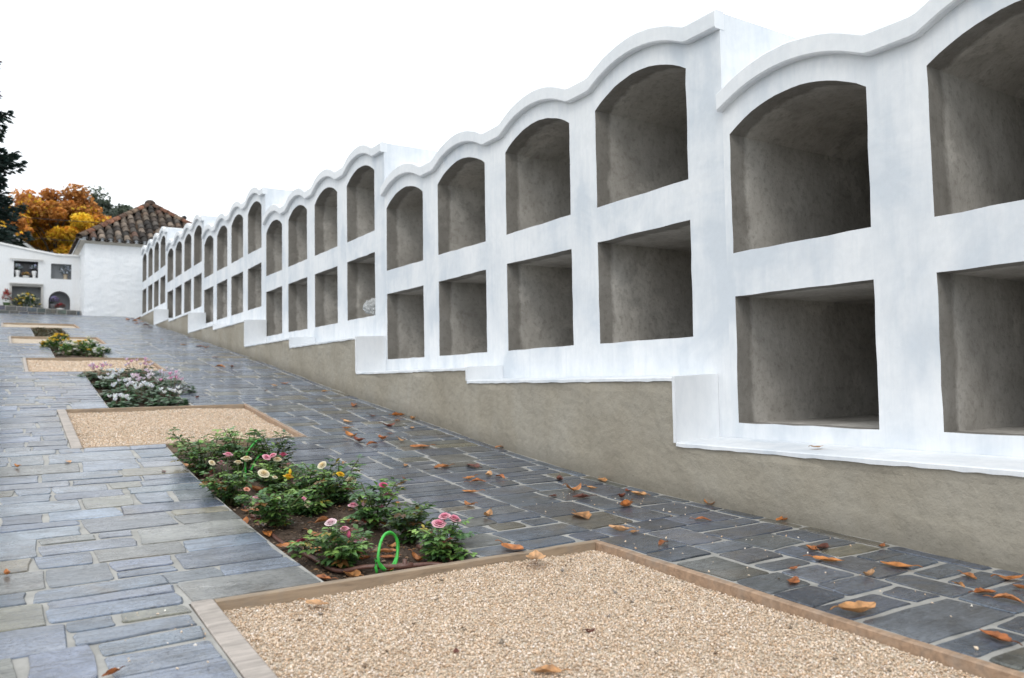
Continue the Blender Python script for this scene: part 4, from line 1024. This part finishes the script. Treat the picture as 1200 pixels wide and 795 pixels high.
for i in range(46):
    d = rnd_dir(.05, 1); d.y = -abs(d.y); c = Vector((d.x*.38, d.y*.17-.01, d.z*.42)); col = R.choice([(.78,.62,.14),(.80,.74,.42),(.80,.79,.66),(.75,.58,.08)])
    fl = MB()
    for q in range(9): leaflet(fl, c, rnd_dir(-.2,1)+Vector((0,-.5,0)), Vector((0,0,1)), .045, .028, col)
    fl.build('flower', M['petal'], root)
lf.build('foliage', M['leaf'], root)
pot = [(0,0),(.06,0),(.085,.12),(.09,.13),(.075,.13)]
potted('red_potted_plant', 'tall red potted plant at the left end of the kerb', 'potted plant', (.045,25.22,2.155), pot, (.07,.12,.05), (0,0,.27), .10, 160, [(.55,.05,.05),(.62,.12,.08),(.45,.03,.06)], 150, 1.9)
potted('purple_potted_plant', 'purple flowers in a grey pot at the left of the arched niche', 'potted plant', (1.155,TW+.12,2.121), [(0,0),(.085,0),(.105,.17),(.11,.19),(.09,.19)], (.17,.17,.18), (0,-.03,.29), .135, 150, [(.42,.33,.62),(.55,.47,.72),(.36,.24,.55),(.66,.60,.78)], 40, .75)
potted('red_flower_pot', 'small dark red flowers in a white pot at the arched niche', 'potted plant', (1.31,TW-.06,2.075), [(0,0),(.08,0),(.10,.10),(.105,.115),(.09,.115)], (.78,.78,.78), (0,-.02,.16), .115, 90, [(.34,.03,.04),(.42,.06,.06),(.28,.05,.05)], 45, .55)

# white gabled tomb roof behind the wall
root = thing('tomb_roof', 'dark little gabled roof with white edges rising behind the old niche wall', 'tomb', (.2,36,g(36))); P0 = Vector(root.location)
mb = MB(); yb0, yb1 = 36.0, 38.2; A = (-1.4,5.14); B = (-.10,6.12); C_ = (1.22,5.14)
mb.add([(x-P0.x, y-P0.y, z-P0.z) for y in (yb0+.05, yb1) for x, z in ((-1.25,2.2),(-1.25,5.18),(-.10,6.04),(1.07,5.18),(1.07,2.2))], [(0,1,2,3,4),(5,6,7,8,9),(0,5,6,1),(4,9,8,3)], (.10,.10,.11)); mb.build('wall', M['paint'], root)
mb = MB()
for p, q in ((A,B),(B,C_)):
    mb.add([(x-P0.x, y-P0.y, z+dz-P0.z) for y in (yb0,yb1) for (x, z) in (p, q) for dz in (0,.05)], [(0,2,3,1),(4,5,7,6),(1,3,7,5),(0,4,6,2)], (.06,.06,.065))
mb.build('roof', M['paint'], root)
mb = MB()
for p, q in ((A,B),(B,C_)):
    mb.add([(x-P0.x, y-P0.y, z+dz-P0.z) for y in (yb0-.03,yb0-.004) for (x, z) in (p, q) for dz in (-.05,.075)], [(0,2,3,1),(4,5,7,6),(1,3,7,5),(0,4,6,2)], (.80,.80,.80))
mb.build('white_edge', M['paint'], root)

# ------------------------------------------------------------------ trees
def limb(mb, p, q, r0, r1, col, wob=.15, n=5):
    p, q = Vector(p), Vector(q); L = (q-p).length; pts = [p.lerp(q, i/n)+(rnd_dir()*wob*L*.2 if 0 < i < n else Vector((0,0,0))) for i in range(n+1)]
    mb.tube(pts, [r0+(r1-r0)*i/n for i in range(n+1)], 7, col); return pts
def broadleaf(name, label, cat, base, top, rad, nclump, nleaf, leaf, colf, bark=(.10,.08,.06), group=None, seedoff=0, crown0=.35, aspect=.6):
    H = top-base[2]; root = thing(name, label, cat, base, group); tr = MB(); trunk = limb(tr, (0,0,-.3), (rad*.05,0,H*.8), H*.028+.05, .04, bark, .1, 7)
    C = []; S = []
    for i in range(nclump):
        d = rnd_dir(-.75, 1); k = R.uniform(.35, 1)**.6; f = crown0+(1-crown0)*.5
        c = Vector((d.x*rad*k, d.y*rad*k, H*f+d.z*H*(1-crown0)*.5*k)); c.x *= 1-.25*max(0, d.z)
        C.append(c); S.append(R.uniform(.16, .30)*rad)
        if i % 4 == 0: limb(tr, trunk[R.randint(3, 6)], c, .05, .012, bark, .3, 4)
    tr.build('trunk', M['bark'], root, True)
    per = nleaf//nclump; cen = []; col = []
    for c, s in zip(C, S):
        q = NR.normal(0, 1, (per,3)); q /= np.maximum(np.linalg.norm(q, axis=1)[:,None], 1e-6); q *= (NR.random((per,1))**.5)*s*np.array([1.15,1.15,.8])
        cen.append(q+np.array(c)); kk = R.uniform(.72,1.25)
        sh = np.clip(.80+.40*q[:,2]/s, .50, 1.2)*kk  # shading painted into leaf colour: clump undersides darker, tops lighter
        base_c = np.array([colf(c, H, rad) for _ in range(6)])[NR.integers(0, 6, per)]
        col.append(base_c*sh[:,None])
    cen = np.concatenate(cen); col = np.concatenate(col); v, f = cards(cen, NR.uniform(.7,1.35,len(cen))*leaf, aspect, .25, .12)
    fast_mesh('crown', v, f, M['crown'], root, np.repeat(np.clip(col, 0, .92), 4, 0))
    return root
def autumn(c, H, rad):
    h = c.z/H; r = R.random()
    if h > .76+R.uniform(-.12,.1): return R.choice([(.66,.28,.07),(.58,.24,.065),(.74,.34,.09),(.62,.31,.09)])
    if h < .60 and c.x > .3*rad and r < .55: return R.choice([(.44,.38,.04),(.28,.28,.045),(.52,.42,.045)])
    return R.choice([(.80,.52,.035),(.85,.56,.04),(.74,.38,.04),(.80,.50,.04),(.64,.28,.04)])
broadleaf('autumn_tree', 'big orange and yellow autumn tree beyond the old niche wall', 'tree', (1.95,42,g(42)), 9.45, 2.15, 75, 26000, .17, autumn, crown0=.22)
broadleaf('autumn_tree', 'smaller yellow-orange autumn tree half hidden behind the dark conifer', 'tree', (.1,40,g(40)), 7.6, 1.25, 26, 7000, .16, autumn, crown0=.25)
broadleaf('autumn_tree', 'low yellow-green autumn tree between the big orange tree and the chapel roof', 'tree', (3.55,43,g(43)), 7.7, 1.05, 22, 7000, .16, lambda c, H, r: R.choice([(.36,.29,.03),(.24,.22,.035),(.48,.32,.03),(.16,.17,.03)]), crown0=.25)
def dark(c, H, rad): return R.choice([(.095,.125,.09),(.115,.145,.10),(.135,.16,.12),(.125,.145,.12)])
DT = [(5.2,74,16.3,2.1,'tallest grey-green tree on the hill, just right of the orange tree'),(6.6,76,15.5,1.6,'grey-green hill tree, second from the orange tree'),(8.0,75,15.9,1.5,'grey-green hill tree, third from the orange tree'),
      (9.4,77,15.6,1.6,'grey-green hill tree above the left slope of the chapel roof'),(10.9,76,15.0,1.6,'grey-green hill tree close beside the chapel roof peak'),(2.9,78,15.3,1.8,'grey-green hill tree hidden mostly by the orange crown'),(12.6,78,14.4,1.7,'lowest grey-green hill tree, right behind the chapel roof')]
for x, y, z, r, lab in DT: broadleaf('hill_tree', lab, 'tree', (x, y, g(y)), z, r*1.9, 46, 11000, .30, dark, group='grey-green trees on the hill', crown0=.30, aspect=.5)
broadleaf('green_shrub', 'dark green shrub showing just over the old niche wall beside the chapel', 'shrub', (2.02,29.8,g(29.8)), 4.62, .42, 16, 3800, .09, lambda c, H, r: R.choice([(.05,.08,.035),(.07,.10,.04),(.04,.065,.04)]), crown0=.2)

# dark spruce at the left edge
bx, bt = -1.80, 33.0; base = g(bt); HT = 14.4-base
root = thing('spruce_tree', 'dark spruce with drooping boughs at the left photo edge', 'tree', (bx, bt, base)); tr = MB()
limb(tr, (0,0,-.3), (0,0,HT), .26, .02, (.07,.055,.045), .02, 8); cen = []; dirs = []; col = []
z = .3
while z < HT-.15:
    f = z/HT; reach = 2.95*(1-f)**.55+.08
    for i in range(R.randint(8, 10)+int(5*(1-f))):
        a = R.uniform(0, 6.283); L = reach*R.uniform(.62, 1.08); zz = z+R.uniform(-.15,.15); prev = None
        o = Vector((math.cos(a), math.sin(a), 0)); pts = []
        for k in range(9):
            s = k/8; p = o*(L*s)+Vector((0,0,zz+L*(-.26*s+.34*s*s*s*.9)))
            pts.append(p)
        tr.tube(pts, [.028*(1-.8*k/8)*(1-f*.6)+.004 for k in range(9)], 5, (.06,.05,.04), False)
        n = int(36+L*70)
        for j in range(n):
            s = R.uniform(.12, 1)**.8; i0 = min(7, int(s*8)); p = pts[i0].lerp(pts[i0+1], s*8-i0)
            sd = Vector((-o.y, o.x, 0))*R.choice([-1,1]); w = (.10+.42*math.sin(min(1, s*1.1)*2.6)*L*.30)
            q = p+sd*w*R.random()+Vector((0,0,-R.random()**2*.30*(.5+L*.2)+R.uniform(0,.05)))
            d = (o*R.uniform(.4,1)+sd*R.uniform(.1,.9)+Vector((0,0,R.uniform(-.55,.30)))).normalized()
            cen.append(q); dirs.append(d); k2 = R.uniform(.6,1.25)*(.65+.5*s); col.append(tuple(c*k2 for c in R.choice([(.016,.032,.030),(.022,.042,.038),(.030,.052,.045),(.020,.034,.026)])))
    z += .27+.16*(1-f)
tr.build('trunk', M['bark'], root, True)
cen = np.array([tuple(c) for c in cen]); d = np.array([tuple(c) for c in dirs]); n = len(cen); e = NR.normal(size=(n,3)); e -= (e*d).sum(1)[:,None]*d; e /= np.linalg.norm(e, axis=1)[:,None]
Ls = NR.uniform(.15,.32,n)[:,None]; V = np.stack([cen-d*Ls*.4, cen+e*Ls*.20, cen+d*Ls*.6, cen-e*Ls*.20], 1).reshape(-1,3); i = np.arange(n)[:,None]*4
fast_mesh('crown', V, np.concatenate([i,i+1,i+2,i+3],1), M['crown'], root, np.repeat(np.array(col), 4, 0))

# power line sagging past the orange tree
def cable(label, p, q, sag, r=.012):
    pts = [Vector(p).lerp(Vector(q), s/24)+Vector((0,0,-sag*4*(s/24)*(1-s/24))) for s in range(25)]; P0 = Vector(p)
    mb = MB(); mb.tube([a-P0 for a in pts], r, 5, (.03,.03,.03)); o = mb.build('power_line', M['paint'], None, False, tuple(P0)); tag(o, label, 'cable')
cable('upper dark cable strung in front of the orange tree', (-9,34.5,6.9), (14,29.5,6.6), .85)
cable('lower thin cable crossing in front of the orange tree', (-9,34.5,6.2), (14,29.7,5.7), .75, .009)

# ------------------------------------------------------------------ light
SUN_EL, SUN_AZ = math.radians(48), math.radians(-138)      # azimuth from +y towards +x
w = bpy.data.worlds.new('World'); scene.world = w; w.use_nodes = True; nt = w.node_tree; bg = nt.nodes['Background']
sky = nt.nodes.new('ShaderNodeTexSky'); sky.sky_type = 'NISHITA'; sky.sun_disc = False; sky.sun_elevation = SUN_EL; sky.sun_rotation = SUN_AZ
tc = nt.nodes.new('ShaderNodeTexCoord'); nz = nt.nodes.new('ShaderNodeTexNoise'); nz.inputs['Scale'].default_value = 1.6; nz.inputs['Detail'].default_value = 5
cr = nt.nodes.new('ShaderNodeValToRGB'); cr.color_ramp.elements[0].position = .3; cr.color_ramp.elements[0].color = (CLOUD*.95, CLOUD*1.0, CLOUD*1.05, 1)
cr.color_ramp.elements[1].position = .75; cr.color_ramp.elements[1].color = (CLOUD*1.06, CLOUD*1.09, CLOUD*1.11, 1)
mx = nt.nodes.new('ShaderNodeMix'); mx.data_type = 'RGBA'; mx.inputs[0].default_value = .93
nt.links.new(tc.outputs['Generated'], nz.inputs['Vector']); nt.links.new(nz.outputs['Fac'], cr.inputs['Fac'])
nt.links.new(sky.outputs[0], mx.inputs[6]); nt.links.new(cr.outputs[0], mx.inputs[7]); nt.links.new(mx.outputs[2], bg.inputs['Color']); bg.inputs['Strength'].default_value = .1
sl = bpy.data.lights.new('sun', 'SUN'); sl.energy = 1.0; sl.angle = math.radians(22); sl.color = (1, .96, .90); so = bpy.data.objects.new('sun', sl); COL.objects.link(so)
sd = Vector((math.cos(SUN_EL)*math.sin(SUN_AZ), math.cos(SUN_EL)*math.cos(SUN_AZ), math.sin(SUN_EL))); so.rotation_euler = sd.to_track_quat('Z', 'Y').to_euler(); so.location = (-8, 6, 12)

# ------------------------------------------------------------------ camera
yaw, pitch, roll = math.radians(32.64), math.radians(2.916), math.radians(-.936)
F = Vector((math.sin(yaw)*math.cos(pitch), math.cos(yaw)*math.cos(pitch), math.sin(pitch))); R0 = Vector((math.cos(yaw), -math.sin(yaw), 0)); U0 = R0.cross(F)
Rt = R0*math.cos(roll)+U0*math.sin(roll); U = -R0*math.sin(roll)+U0*math.cos(roll)
cam = bpy.data.cameras.new('camera'); co = bpy.data.objects.new('camera', cam); COL.objects.link(co)
co.matrix_world = Matrix(((Rt.x,U.x,-F.x,0),(Rt.y,U.y,-F.y,0),(Rt.z,U.z,-F.z,0),(0,0,0,1)))
cam.sensor_width = 23.2; cam.lens = 18.0; cam.clip_start = .05; cam.clip_end = 1500
cam.dof.use_dof = True; cam.dof.focus_distance = 3.6; cam.dof.aperture_fstop = 2.6
scene.camera = co
vs_ = scene.view_settings; vs_.view_transform = 'Standard'; vs_.look = 'None'; vs_.exposure = 0; vs_.gamma = 1
